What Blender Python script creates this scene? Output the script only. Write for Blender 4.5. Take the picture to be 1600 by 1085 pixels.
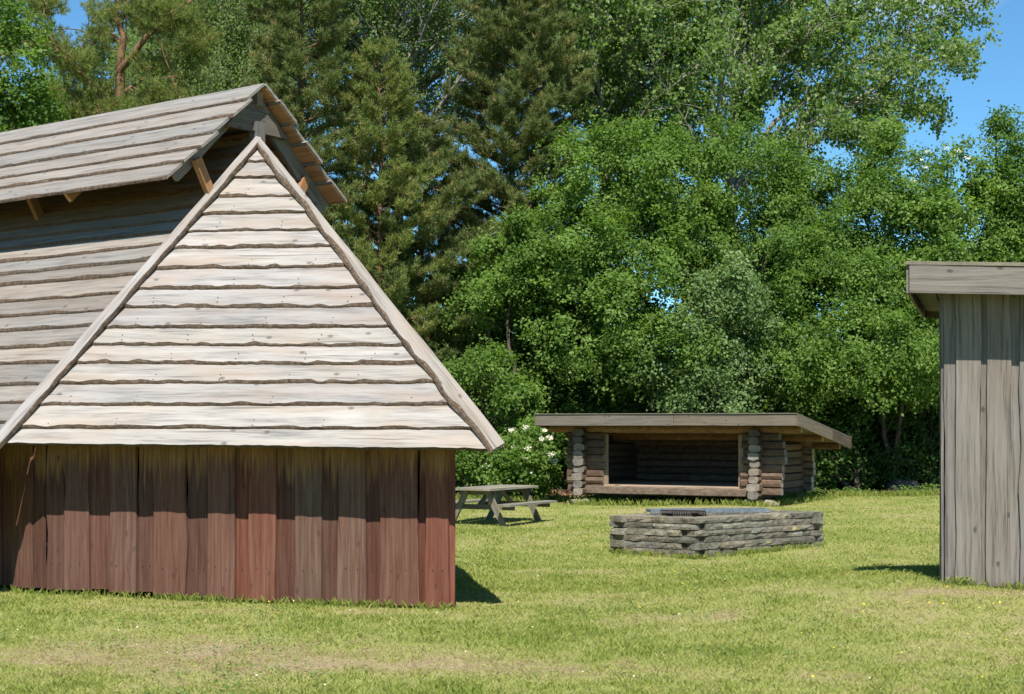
import bpy, math, random
import numpy as np
from mathutils import Vector

# ------------------------------------------------------------------ camera, sky, sun
scene = bpy.context.scene
for o in list(bpy.data.objects):
    bpy.data.objects.remove(o)
F = 2400.0            # focal length in photo pixels (1600 wide)
EYE = 1.6
HOR = 660.0           # horizon row in the photo
cam_d = bpy.data.cameras.new("camera")
cam_d.sensor_width = 36.0
cam_d.lens = 36.0 * F / 1600.0
cam_d.shift_y = (HOR - 542.5) / 1600.0
cam_d.clip_start = 0.1
cam_d.clip_end = 3000.0
cam = bpy.data.objects.new("camera", cam_d)
scene.collection.objects.link(cam)
cam.location = (0, 0, EYE)
cam.rotation_euler = (math.radians(90), 0, 0)
scene.camera = cam

LDIR = Vector((-0.02, 1.0, -1.44)).normalized()     # direction sunlight travels
sun_el = math.asin(-LDIR.z)
sun_az = math.atan2(-LDIR.x, -LDIR.y)               # from +Y, clockwise towards +X
world = bpy.data.worlds.new("World")
scene.world = world
world.use_nodes = True
wn = world.node_tree.nodes; wl = world.node_tree.links
wn.clear()
sky = wn.new("ShaderNodeTexSky")
sky.sky_type = 'NISHITA'; sky.sun_disc = False
sky.sun_elevation = sun_el; sky.sun_rotation = sun_az
sky.air_density = 0.75; sky.dust_density = 0.0; sky.ozone_density = 4.5
bg = wn.new("ShaderNodeBackground"); bg.inputs[1].default_value = 0.085
wout = wn.new("ShaderNodeOutputWorld")
tc = wn.new("ShaderNodeTexCoord"); mp = wn.new("ShaderNodeMapping")
mp.inputs['Location'].default_value = (0.35, 0.0, 0.12); mp.inputs['Scale'].default_value = (2.2, 2.2, 6.0)
cn = wn.new("ShaderNodeTexNoise"); cn.inputs['Scale'].default_value = 1.3; cn.inputs['Detail'].default_value = 8
cr = wn.new("ShaderNodeValToRGB")
cr.color_ramp.elements[0].position = 0.60; cr.color_ramp.elements[1].position = 0.76
cm = wn.new("ShaderNodeMix"); cm.data_type = 'RGBA'
mp.inputs['Location'].default_value = (0.0, 0.0, 0.0); mp.inputs['Scale'].default_value = (9, 9, 22)
wl.new(tc.outputs['Generated'], mp.inputs[0]); wl.new(mp.outputs[0], cn.inputs['Vector'])
cr.color_ramp.elements[0].position = 0.36; cr.color_ramp.elements[1].position = 0.66
wl.new(cn.outputs['Fac'], cr.inputs[0])
# one soft white cloud, high on the right, as in the photograph
cd = wn.new("ShaderNodeVectorMath"); cd.operation = 'SUBTRACT'; wl.new(tc.outputs['Generated'], cd.inputs[0]); cd.inputs[1].default_value = (0.238, 0.932, 0.268)
cs = wn.new("ShaderNodeVectorMath"); cs.operation = 'MULTIPLY'; wl.new(cd.outputs[0], cs.inputs[0]); cs.inputs[1].default_value = (20, 20, 52)
cl_ = wn.new("ShaderNodeVectorMath"); cl_.operation = 'LENGTH'; wl.new(cs.outputs[0], cl_.inputs[0])
cmr = wn.new("ShaderNodeMapRange"); cmr.inputs['From Min'].default_value = 1.5; cmr.inputs['From Max'].default_value = 0.3; wl.new(cl_.outputs['Value'], cmr.inputs['Value'])
cmul = wn.new("ShaderNodeMath"); cmul.operation = 'MULTIPLY'; wl.new(cr.outputs[0], cmul.inputs[0]); wl.new(cmr.outputs[0], cmul.inputs[1])
tintn = wn.new("ShaderNodeMix"); tintn.data_type = 'RGBA'; tintn.blend_type = 'MULTIPLY'; tintn.inputs[0].default_value = 1.0
wl.new(sky.outputs[0], tintn.inputs[6]); tintn.inputs[7].default_value = (0.62, 0.95, 0.98, 1)
wl.new(cmul.outputs[0], cm.inputs[0]); wl.new(tintn.outputs[2], cm.inputs[6]); cm.inputs[7].default_value = (6.0, 6.5, 7.2, 1)
wl.new(cm.outputs[2], bg.inputs[0]); wl.new(bg.outputs[0], wout.inputs[0])

sd = bpy.data.lights.new("sun", 'SUN'); sd.energy = 4.2; sd.angle = math.radians(0.5); sd.color = (1.0, 0.955, 0.88)
so = bpy.data.objects.new("sun", sd); scene.collection.objects.link(so)
so.rotation_euler = LDIR.to_track_quat('-Z', 'Y').to_euler(); so.location = (0, -10, 30)
scene.view_settings.view_transform = 'Standard'
scene.view_settings.look = 'None'
scene.view_settings.gamma = 1.0
scene.view_settings.use_curve_mapping = False
scene.view_settings.exposure = 1.05
scene.cycles.max_bounces = 6; scene.cycles.diffuse_bounces = 3; scene.cycles.transmission_bounces = 3
scene.cycles.use_denoising = True

# ------------------------------------------------------------------ helpers
rnd = random.Random(7)
rng = np.random.default_rng(11)

def W(px, py, d):
    return Vector(((px - 800.0) / F * d, d, EYE - (py - HOR) / F * d))

def V3(*a): return Vector(a)

_lat = np.random.default_rng(5).random((64, 64))
def vnoise(x, y, s=1.0, off=0.0):
    x = np.asarray(x, float) * s + off + 1000; y = np.asarray(y, float) * s + off * 1.7 + 1000
    xi = np.floor(x).astype(int); yi = np.floor(y).astype(int)
    fx = x - xi; fy = y - yi
    fx = fx * fx * (3 - 2 * fx); fy = fy * fy * (3 - 2 * fy)
    a = _lat[xi % 64, yi % 64]; b = _lat[(xi + 1) % 64, yi % 64]
    c = _lat[xi % 64, (yi + 1) % 64]; d = _lat[(xi + 1) % 64, (yi + 1) % 64]
    return (a * (1 - fx) + b * fx) * (1 - fy) + (c * (1 - fx) + d * fx) * fy
def fbm(x, y, s=1.0, off=0.0, n=4):
    v = 0; a = 0.5
    for k in range(n):
        v = v + a * vnoise(x, y, s * 2 ** k, off + 13.7 * k); a *= 0.5
    return v / (1 - 0.5 ** n)

# ground height: smooth blend through measured points
GP = np.array([(-4.3, 13.9, 0.05), (-8, 17, 0.10), (-2.4, 13.4, 0.02), (-0.54, 13.2, 0.0), (0.5, 16, -0.05), (3.74, 13.3, 0.24), (4.5, 13.0, 0.15), (5.6, 12.6, 0.12), (7, 13.5, 0.2),
               (2.6, 21.8, -0.35), (1.4, 22.6, -0.33), (4.75, 23.6, -0.30), (3.2,22.8,-.33), (2.2, 21.0, -.33), (-0.5, 30.5, -0.44), (0.6, 32.5, -0.42),
               (1.6, 35.8, -0.32), (5.4, 34, -0.25), (7.3, 36.6, -0.22), (9, 38, -0.25), (12, 40, -0.2), (0, 39, -0.35), (4, 42, -0.2),
               (-6, 40, -0.2), (-10, 30, 0.0), (0, 9, 0.0), (3, 9.5, 0.02), (-3, 9, 0.03), (0, 4, 0.0), (8, 22, -0.1), (-4, 24, -0.2), (10, 30, -0.2),
               (0, 60, -0.2), (20, 60, -0.2), (-20, 60, -0.2), (20, 10, 0.2), (-15, 5, 0.1), (0, 120, -0.2), (60, 20, 0), (-60, 20, 0), (0, -30, 0)])
def gz(x, y):
    x = np.atleast_1d(np.asarray(x, float)); y = np.atleast_1d(np.asarray(y, float))
    sh = x.shape; x = x.ravel(); y = y.ravel()
    num = np.zeros_like(x); den = np.zeros_like(x)
    for (a, b, c) in GP:
        w = 1.0 / (((x - a) ** 2 + (y - b) ** 2) ** 1.5 + 0.35)
        num += w * c; den += w
    z = num / den + 0.02 * (fbm(x, y, 0.45, 3) - 0.5) + 0.012 * (vnoise(x, y, 1.9, 9) - 0.5)
    return z.reshape(sh)
def g1(x, y): return float(gz([x], [y])[0])

def link(o, parent=None):
    scene.collection.objects.link(o)
    if parent is not None: o.parent = parent
    return o
def tag(o, label=None, cat=None, group=None, kind=None):
    if label: o["label"] = label
    if cat: o["category"] = cat
    if group: o["group"] = group
    if kind: o["kind"] = kind
    return o
def empty(name, loc, label, cat, group=None):
    o = bpy.data.objects.new(name, None); o.location = loc; o.empty_display_size = 0.2
    link(o); return tag(o, label, cat, group)
def wloc(p):
    v = Vector((0, 0, 0))
    while p is not None:
        v += p.location; p = p.parent
    return v
def mesh(name, verts, faces, mats, parent=None, fm=None, uv=None, smooth=False, color=None, loc=None):
    """verts in world coordinates; faces lists; uv per vertex (u,v) or None"""
    off = wloc(parent) if parent is not None else (Vector(loc) if loc is not None else Vector((0, 0, 0)))
    m = bpy.data.meshes.new(name)
    m.from_pydata([(v[0] - off[0], v[1] - off[1], v[2] - off[2]) for v in verts], [], faces)
    for mt in (mats if isinstance(mats, (list, tuple)) else [mats]): m.materials.append(mt)
    if fm: m.polygons.foreach_set("material_index", fm)
    if uv is not None:
        ul = m.uv_layers.new(name="grain")
        li = np.empty(len(m.loops), dtype=np.int32); m.loops.foreach_get("vertex_index", li)
        ul.data.foreach_set("uv", np.asarray(uv, dtype=np.float32)[li].ravel())
    if smooth: m.polygons.foreach_set("use_smooth", [True] * len(m.polygons))
    m.update()
    o = bpy.data.objects.new(name, m); link(o, parent)
    if parent is None and loc is not None: o.location = loc
    if color is not None: o.color = (color[0], color[1], color[2], 1)
    return o

def np_mesh(name, verts, nper, mats, parent=None, tint=None, loc=None):
    """verts (N*nper,3) world, each nper consecutive verts one face; tint per face"""
    off = wloc(parent) if parent is not None else (Vector(loc) if loc is not None else Vector((0, 0, 0)))
    verts = (verts - np.array(off)[None]).astype(np.float32)
    n = len(verts) // nper
    m = bpy.data.meshes.new(name)
    m.vertices.add(len(verts)); m.vertices.foreach_set("co", verts.ravel())
    m.loops.add(n * nper); m.loops.foreach_set("vertex_index", np.arange(n * nper, dtype=np.int32))
    m.polygons.add(n); m.polygons.foreach_set("loop_start", np.arange(0, n * nper, nper, dtype=np.int32))
    m.polygons.foreach_set("loop_total", np.full(n, nper, dtype=np.int32))
    for mt in (mats if isinstance(mats, (list, tuple)) else [mats]): m.materials.append(mt)
    if tint is not None:
        a = m.attributes.new("tint", 'FLOAT', 'FACE'); a.data.foreach_set("value", np.asarray(tint, dtype=np.float32))
    m.update(calc_edges=True)
    o = bpy.data.objects.new(name, m); link(o, parent)
    if parent is None and loc is not None: o.location = loc
    return o

# ------------------------------------------------------------------ materials
def newmat(name):
    m = bpy.data.materials.new(name); m.use_nodes = True
    nt = m.node_tree; nt.nodes.clear()
    out = nt.nodes.new("ShaderNodeOutputMaterial")
    return m, nt, nt.nodes, nt.links, out
def ramp(N, pts):
    r = N.new("ShaderNodeValToRGB"); e = r.color_ramp.elements
    while len(e) < len(pts): e.new(0.5)
    for k, (p, c) in enumerate(pts):
        e[k].position = p; e[k].color = (c[0], c[1], c[2], 1)
    return r
def noise(N, L, vec, scale, detail=4, rough=0.6, dist=0.0):
    n = N.new("ShaderNodeTexNoise"); n.inputs['Scale'].default_value = scale; n.inputs['Detail'].default_value = detail
    n.inputs['Roughness'].default_value = rough; n.inputs['Distortion'].default_value = dist
    L.new(vec, n.inputs['Vector']); return n
def mapping(N, L, vec, scale):
    m = N.new("ShaderNodeMapping"); m.inputs['Scale'].default_value = scale; L.new(vec, m.inputs[0]); return m.outputs[0]
def mix(N, L, fac, a, b, mode='MIX'):
    m = N.new("ShaderNodeMix"); m.data_type = 'RGBA'; m.blend_type = mode
    for s, v in ((0, fac), (6, a), (7, b)):
        if hasattr(v, 'is_linked') or hasattr(v, 'links'): L.new(v, m.inputs[s])
        elif s == 0: m.inputs[0].default_value = v
        else: m.inputs[s].default_value = (v[0], v[1], v[2], 1)
    return m.outputs[2]
def math_(N, L, op, a, b=None, clamp=False):
    m = N.new("ShaderNodeMath"); m.operation = op; m.use_clamp = clamp
    for s, v in ((0, a), (1, b)):
        if v is None: continue
        if hasattr(v, 'links'): L.new(v, m.inputs[s])
        else: m.inputs[s].default_value = v
    return m.outputs[0]

def wood_mat(name, light, dark, warm, gscale=28, knots=True, stain=0.5, rough=0.85, paint=None, bump=0.35):
    m, nt, N, L, out = newmat(name)
    uvn = N.new("ShaderNodeUVMap"); uvn.uv_map = "grain"; uv = uvn.outputs[0]
    oi = N.new("ShaderNodeObjectInfo")
    bend = noise(N, L, mapping(N, L, uv, (1.3, 4, 1)), 1.0, 2)
    addv = N.new("ShaderNodeVectorMath"); addv.operation = 'MULTIPLY_ADD'
    L.new(bend.outputs['Color'], addv.inputs[0]); addv.inputs[1].default_value = (0.0, 0.055, 0); L.new(uv, addv.inputs[2])
    guv = addv.outputs[0]
    g1_ = noise(N, L, mapping(N, L, guv, (1.1, gscale, 1)), 1.0, 5, 0.65)
    g2_ = noise(N, L, mapping(N, L, guv, (4.0, gscale * 5, 1)), 1.0, 3, 0.6)
    st = noise(N, L, mapping(N, L, uv, (1.2, 5, 1)), 1.0, 5, 0.6)
    col = ramp(N, [(0.36, dark), (0.50, light), (0.64, [min(1, c * 1.22) for c in light])])
    s_ = math_(N, L, 'MULTIPLY_ADD', g1_.outputs['Fac'], 0.7); s_.node.inputs[2].default_value = 0
    s2 = math_(N, L, 'MULTIPLY', g2_.outputs['Fac'], 0.3)
    gsum = math_(N, L, 'ADD', s_, s2)
    L.new(gsum, col.inputs[0])
    sr = ramp(N, [(0.45, (0, 0, 0)), (0.68, (1, 1, 1))]); L.new(st.outputs['Fac'], sr.inputs[0])
    c = mix(N, L, math_(N, L, 'MULTIPLY', sr.outputs[0], stain), col.outputs[0], warm)
    if knots:
        kv = mapping(N, L, guv, (4.2, 7.5, 1))
        vo = N.new("ShaderNodeTexVoronoi"); vo.voronoi_dimensions = '2D'; vo.inputs['Scale'].default_value = 1.0; L.new(kv, vo.inputs['Vector'])
        kr = ramp(N, [(0.05, (1, 1, 1)), (0.10, (0.6, 0.6, 0.6)), (0.15, (0, 0, 0))]); L.new(vo.outputs['Distance'], kr.inputs[0])
        wn_ = N.new("ShaderNodeTexWhiteNoise"); L.new(vo.outputs['Color'], wn_.inputs['Vector'])
        pick = math_(N, L, 'GREATER_THAN', wn_.outputs[0], 0.84)
        kf = math_(N, L, 'MULTIPLY', kr.outputs[0], pick)
        kf = math_(N, L, 'MULTIPLY', kf, 0.65)
        c = mix(N, L, kf, c, [x * 0.35 for x in dark])
    ck = noise(N, L, mapping(N, L, guv, (0.8, gscale * 2.2, 1)), 1.0, 2, 0.5)
    ckr = ramp(N, [(0.64, (0, 0, 0)), (0.69, (1, 1, 1))]); L.new(ck.outputs['Fac'], ckr.inputs[0])
    ckf = math_(N, L, 'MULTIPLY', ckr.outputs[0], 0.55)
    c = mix(N, L, ckf, c, [x * 0.4 for x in dark])
    if paint is not None:
        tcn = N.new("ShaderNodeTexCoord"); sp = N.new("ShaderNodeSeparateXYZ"); L.new(tcn.outputs['Object'], sp.inputs[0])
        streak = noise(N, L, mapping(N, L, uv, (0.7, 22, 1)), 1.0, 4, 0.6)
        ph = math_(N, L, 'MULTIPLY', streak.outputs['Fac'], 0.9)
        ph = math_(N, L, 'ADD', ph, math_(N, L, 'MULTIPLY', oi.outputs['Random'], 0.20))
        zz = math_(N, L, 'SUBTRACT', sp.outputs[2], ph)        # bare wood high under the eave
        br = ramp(N, [(0.60, (0, 0, 0)), (0.74, (1, 1, 1))]); L.new(zz, br.inputs[0])
        pn = ramp(N, [(0.35, [x * 0.5 for x in paint]), (0.5, paint), (0.65, [paint[0] * 1.4, paint[1] * 1.8, paint[2] * 1.9])])
        L.new(gsum, pn.inputs[0])
        pst = noise(N, L, mapping(N, L, uv, (0.9, 3, 1)), 1.7, 4, 0.65)
        psr = ramp(N, [(0.42, (0, 0, 0)), (0.7, (1, 1, 1))]); L.new(pst.outputs['Fac'], psr.inputs[0])
        pc = mix(N, L, math_(N, L, 'MULTIPLY', psr.outputs[0], 0.35), pn.outputs[0], (0.13, 0.085, 0.064))
        pc = mix(N, L, 1.0, pc, oi.outputs['Color'], 'MULTIPLY')
        pc = mix(N, L, ckf, pc, [x * 0.3 for x in paint])
        if knots: pc = mix(N, L, math_(N, L, 'MULTIPLY', kf, 0.6), pc, [x * 0.3 for x in paint])
        c = mix(N, L, br.outputs[0], pc, c)
    else:
        c = mix(N, L, 1.0, c, oi.outputs['Color'], 'MULTIPLY')
    rv = math_(N, L, 'MULTIPLY_ADD', oi.outputs['Random'], 0.22); rv.node.inputs[2].default_value = 0.87
    hs = N.new("ShaderNodeHueSaturation"); L.new(c, hs.inputs['Color']); L.new(rv, hs.inputs['Value'])
    b = N.new("ShaderNodeBsdfPrincipled"); L.new(hs.outputs[0], b.inputs['Base Color'])
    b.inputs['Roughness'].default_value = rough; b.inputs['Specular IOR Level'].default_value = 0.25
    bp = N.new("ShaderNodeBump"); bp.inputs['Strength'].default_value = bump; bp.inputs['Distance'].default_value = 0.006
    L.new(gsum, bp.inputs['Height']); L.new(bp.outputs[0], b.inputs['Normal'])
    L.new(b.outputs[0], out.inputs[0]); return m

def rough_mat(name, cols, scale=8, detail=6, rough=0.9, bump=0.5, bdist=0.02, stretch=(1, 1, 1), spots=None, objcol=True, metal=0.0):
    m, nt, N, L, out = newmat(name)
    tcn = N.new("ShaderNodeTexCoord"); v = mapping(N, L, tcn.outputs['Object'], stretch)
    n = noise(N, L, v, scale, detail, 0.65)
    n2 = noise(N, L, v, scale * 5, 3, 0.6)
    f = math_(N, L, 'ADD', math_(N, L, 'MULTIPLY', n.outputs['Fac'], 0.65), math_(N, L, 'MULTIPLY', n2.outputs['Fac'], 0.35))
    k = len(cols); r = ramp(N, [(0.32 + 0.36 * i / (k - 1), c) for i, c in enumerate(cols)]); L.new(f, r.inputs[0])
    c = r.outputs[0]
    if spots:
        n3 = noise(N, L, v, scale * spots[1], 3); sr = ramp(N, [(spots[2], (0, 0, 0)), (spots[2] + 0.08, (1, 1, 1))]); L.new(n3.outputs['Fac'], sr.inputs[0])
        c = mix(N, L, sr.outputs[0], c, spots[0])
    oi = N.new("ShaderNodeObjectInfo")
    if objcol: c = mix(N, L, 1.0, c, oi.outputs['Color'], 'MULTIPLY')
    b = N.new("ShaderNodeBsdfPrincipled"); L.new(c, b.inputs['Base Color']); b.inputs['Roughness'].default_value = rough
    b.inputs['Specular IOR Level'].default_value = 0.25; b.inputs['Metallic'].default_value = metal
    bp = N.new("ShaderNodeBump"); bp.inputs['Strength'].default_value = bump; bp.inputs['Distance'].default_value = bdist
    L.new(f, bp.inputs['Height']); L.new(bp.outputs[0], b.inputs['Normal'])
    L.new(b.outputs[0], out.inputs[0]); return m

def leaf_mat(name, c0, c1, c2, trans=0.45, rough=0.45, spec=0.4, tcol=None):
    m, nt, N, L, out = newmat(name)
    at = N.new("ShaderNodeAttribute"); at.attribute_name = "tint"
    r = ramp(N, [(0.0, c0), (0.5, c1), (1.0, c2)]); L.new(at.outputs['Fac'], r.inputs[0])
    b = N.new("ShaderNodeBsdfPrincipled"); L.new(r.outputs[0], b.inputs['Base Color'])
    b.inputs['Roughness'].default_value = rough; b.inputs['Specular IOR Level'].default_value = spec
    t = N.new("ShaderNodeBsdfTranslucent")
    tm = mix(N, L, 1.0, r.outputs[0], tcol or (1.25, 1.35, 0.55), 'MULTIPLY'); L.new(tm, t.inputs[0])
    ms = N.new("ShaderNodeMixShader"); ms.inputs[0].default_value = trans
    L.new(b.outputs[0], ms.inputs[1]); L.new(t.outputs[0], ms.inputs[2]); L.new(ms.outputs[0], out.inputs[0]); return m

M = {}
M['hip'] = wood_mat('pale_weathered_wood', (0.282, 0.264, 0.250), (0.145, 0.139, 0.136), (0.29, 0.222, 0.172), gscale=16, stain=0.6, bump=.6)
M['grey'] = wood_mat('grey_weathered_wood', (0.205, 0.187, 0.168), (0.105, 0.096, 0.087), (0.215, 0.165, 0.118), gscale=22, stain=0.4)
M['shed'] = wood_mat('silver_grey_boards', (0.178, 0.160, 0.142), (0.072, 0.064, 0.056), (0.135, 0.108, 0.086), gscale=26, stain=0.45, bump=0.6)
M['red'] = wood_mat('faded_red_paint', (0.24, 0.128, 0.055), (0.09, 0.046, 0.021), (0.13, 0.065, 0.027), gscale=34, stain=0.5, paint=(0.106, 0.047, 0.033), bump=0.5)
M['fresh'] = wood_mat('fresh_sheltered_wood', (0.38, 0.20, 0.095), (0.24, 0.12, 0.055), (0.32, 0.16, 0.07), gscale=20, stain=0.4)
M['beam'] = wood_mat('brown_grey_beams', (0.20, 0.155, 0.115), (0.09, 0.065, 0.045), (0.24, 0.16, 0.08), gscale=16, stain=0.55, bump=0.7)
M['table'] = wood_mat('lichen_grey_table_wood', (0.17, 0.158, 0.122), (0.08, 0.072, 0.052), (0.14, 0.12, 0.08), gscale=22, stain=0.5)
M['fascia'] = wood_mat('grey_brown_fascia', (0.15, 0.136, 0.118), (0.085, 0.076, 0.064), (0.15, 0.12, 0.08), gscale=18, stain=0.5)
M['bark'] = rough_mat('wane_bark', [(0.035, 0.023, 0.016), (0.095, 0.067, 0.047), (0.19, 0.14, 0.098)], scale=26, bump=1.0, bdist=0.02)
M['log'] = rough_mat('peeled_brown_logs', [(0.042, 0.027, 0.018), (0.098, 0.066, 0.046), (0.155, 0.112, 0.080)], scale=5, bump=0.8, bdist=0.02, stretch=(0.5, 3, 3), spots=((0.15, 0.065, 0.035), 0.7, 0.64))
M['logend'] = rough_mat('grey_log_end_grain', [(0.075, 0.062, 0.05), (0.165, 0.143, 0.12), (0.25, 0.22, 0.185)], scale=7, bump=0.5)
M['stone'] = rough_mat('grey_lichen_stone', [(0.085, 0.074, 0.055), (0.185, 0.168, 0.132), (0.30, 0.278, 0.225)], scale=7, bump=1.0, bdist=0.05, spots=((0.38, 0.33, 0.13), 0.7, 0.64))
M['boulder'] = rough_mat('grey_boulder', [(0.045, 0.043, 0.036), (0.10, 0.095, 0.082)], scale=4, bump=0.7, bdist=0.04)
M['pad'] = rough_mat('pale_foundation_stone', [(0.16, 0.13, 0.105), (0.33, 0.28, 0.235)], scale=6, bump=0.7, bdist=0.03)
M['steel'] = rough_mat('worn_blue_grey_steel', [(0.10, 0.12, 0.13), (0.22, 0.27, 0.30)], scale=5, rough=0.55, bump=0.1, metal=0.3)
M['rust'] = rough_mat('dark_rusty_iron', [(0.02, 0.013, 0.01), (0.07, 0.04, 0.025)], scale=12, rough=0.8, bump=0.2, metal=0.2)
M['felt'] = rough_mat('roof_felt', [(0.10, 0.095, 0.075), (0.19, 0.175, 0.13)], scale=9, bump=0.4)
M['dirt'] = rough_mat('ash_and_soil', [(0.03, 0.026, 0.02), (0.09, 0.075, 0.055)], scale=6, bump=0.6, bdist=0.03)
M['barkgrey'] = rough_mat('grey_poplar_bark', [(0.10, 0.09, 0.07), (0.24, 0.225, 0.185), (0.34, 0.31, 0.24)], scale=3, bump=0.6, bdist=0.03, stretch=(2, 2, .6), spots=((0.36, 0.27, 0.08), 0.6, 0.66))
M['barkdark'] = rough_mat('dark_tree_bark', [(0.035, 0.028, 0.02), (0.10, 0.08, 0.06)], scale=4, bump=0.6, bdist=0.03)
M['barkpine'] = rough_mat('orange_pine_bark', [(0.11, 0.065, 0.038), (0.24, 0.14, 0.075)], scale=3, bump=0.8, bdist=0.03, stretch=(2, 2, .7))
M['leaf_maple'] = leaf_mat('maple_leaves', (0.060, 0.120, 0.018), (0.132, 0.225, 0.040), (0.22, 0.32, 0.08), trans=.5, rough=.6, spec=.25)
M['leaf_pale'] = leaf_mat('greyish_leaves', (0.075, 0.13, 0.035), (0.145, 0.225, 0.075), (0.25, 0.33, 0.15), trans=0.42, rough=.6, spec=.25)
M['leaf_poplar'] = leaf_mat('poplar_leaves', (0.070, 0.135, 0.020), (0.145, 0.24, 0.045), (0.30, 0.39, 0.15), trans=.55, rough=0.5, spec=0.35)
M['leaf_birch'] = leaf_mat('birch_leaves', (0.09, 0.15, 0.030), (0.16, 0.235, 0.065), (0.25, 0.33, 0.13), trans=.5, rough=.6, spec=.2)
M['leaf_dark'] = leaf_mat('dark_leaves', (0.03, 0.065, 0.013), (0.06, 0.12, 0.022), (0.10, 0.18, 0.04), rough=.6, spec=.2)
M['needle'] = leaf_mat('pine_needles', (0.075, 0.10, 0.028), (0.145, 0.185, 0.058), (0.32, 0.22, 0.10), trans=0.3, rough=0.6, spec=.2)
M['needle_light'] = leaf_mat('light_pine_needles', (0.10, 0.135, 0.030), (0.19, 0.235, 0.065), (0.33, 0.25, 0.10), trans=0.35, rough=0.6, spec=.2)
M['blossom'] = leaf_mat('elder_blossom', (0.62, 0.60, 0.42), (0.72, 0.70, 0.52), (0.8, 0.78, 0.66), trans=0.2, rough=0.8, tcol=(1, 1, .9))
M['grass'] = leaf_mat('lawn_grass_blades', (0.165, 0.235, 0.038), (0.32, 0.355, 0.082), (0.52, 0.45, 0.24), trans=0.42, rough=0.6, spec=0.25, tcol=(1.1, 1.15, .6))
M['daisy'] = leaf_mat('daisy_heads', (0.8, 0.78, 0.7), (0.8, 0.8, 0.75), (0.8, 0.8, 0.8), trans=0.1, tcol=(1, 1, 1))
M['butter'] = leaf_mat('yellow_flower_heads', (0.75, 0.55, 0.02), (0.8, 0.6, 0.02), (0.8, 0.62, 0.05), trans=0.1, tcol=(1, 1, .5))
M['litter'] = leaf_mat('dry_leaf_litter', (0.10, 0.06, 0.03), (0.19, 0.115, 0.06), (0.30, 0.20, 0.11), trans=0.1, tcol=(1, 1, .8))
M['dark_in'] = rough_mat('dark_inner_boards', [(0.03, 0.022, 0.015), (0.07, 0.05, 0.035)], scale=5, bump=0.3)

# ------------------------------------------------------------------ ground
def dryness(x, y):
    """0 lush green .. 1 dry straw"""
    x = np.asarray(x, float); y = np.asarray(y, float)
    f = fbm(x * .8 + y * .3, y * .7 - x * .3, 0.8, 2.0, 5)
    f2 = fbm(x * .7 - y * .6, y * .7 + x * .6, 2.3, 7.0, 4)
    d = 0.42 + .55 * (f - 0.5) + 0.6 * (f2 - 0.5) + .5 * (fbm(x, y, 7.0, 17.0, 2) - .5)
    for (cx, cy, rx, ry, a) in [(-2.5, 10.6, 1.7, 0.9, .48), (-.9, 10.0, 1.2, .5, .34), (1.1, 12.2, .5, .3, .4), (0.1, 9.9, 1.0, .5, .25), (2.6, 17.5, 2.0, 1.3, .16),
                                (-1.5, 12.85, 2.0, .16, .3), (.9, 25, 2.5, 2.0, .12), (3.3, 33.4, 2.6, .7, .45), (4.4, 12.75, 1.2, .25, .55), (9.5, 30, 2.5, 3, .15)]:
        d = d + a * np.exp(-(((x - cx) / rx) ** 2 + ((y - cy) / ry) ** 2) * 1.2)
    return np.clip(d, 0, 1)

def soil(x, y):
    """1 where bare earth and litter replaces the lawn (under the trees, under the shelter)"""
    e = 38.6 + 0.5 * np.sin(x * 0.9) + 1.2 * (fbm(x, y, .5, 4, 2) - .5) - np.clip((x + 1) * -0.6, 0, 3)
    s = np.clip((y - e) / 0.8, 0, 1)
    # footprint of the shelter
    u = (x - 5.44) * math.cos(TH) - (y - 34) * math.sin(TH); v = (x - 5.44) * math.sin(TH) + (y - 34) * math.cos(TH)
    inside = (u > -4.9) & (u < 0.6) & (v > -0.15) & (v < 3.3)
    return np.maximum(s, inside * 1.0)
TH = math.radians(28)

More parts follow.
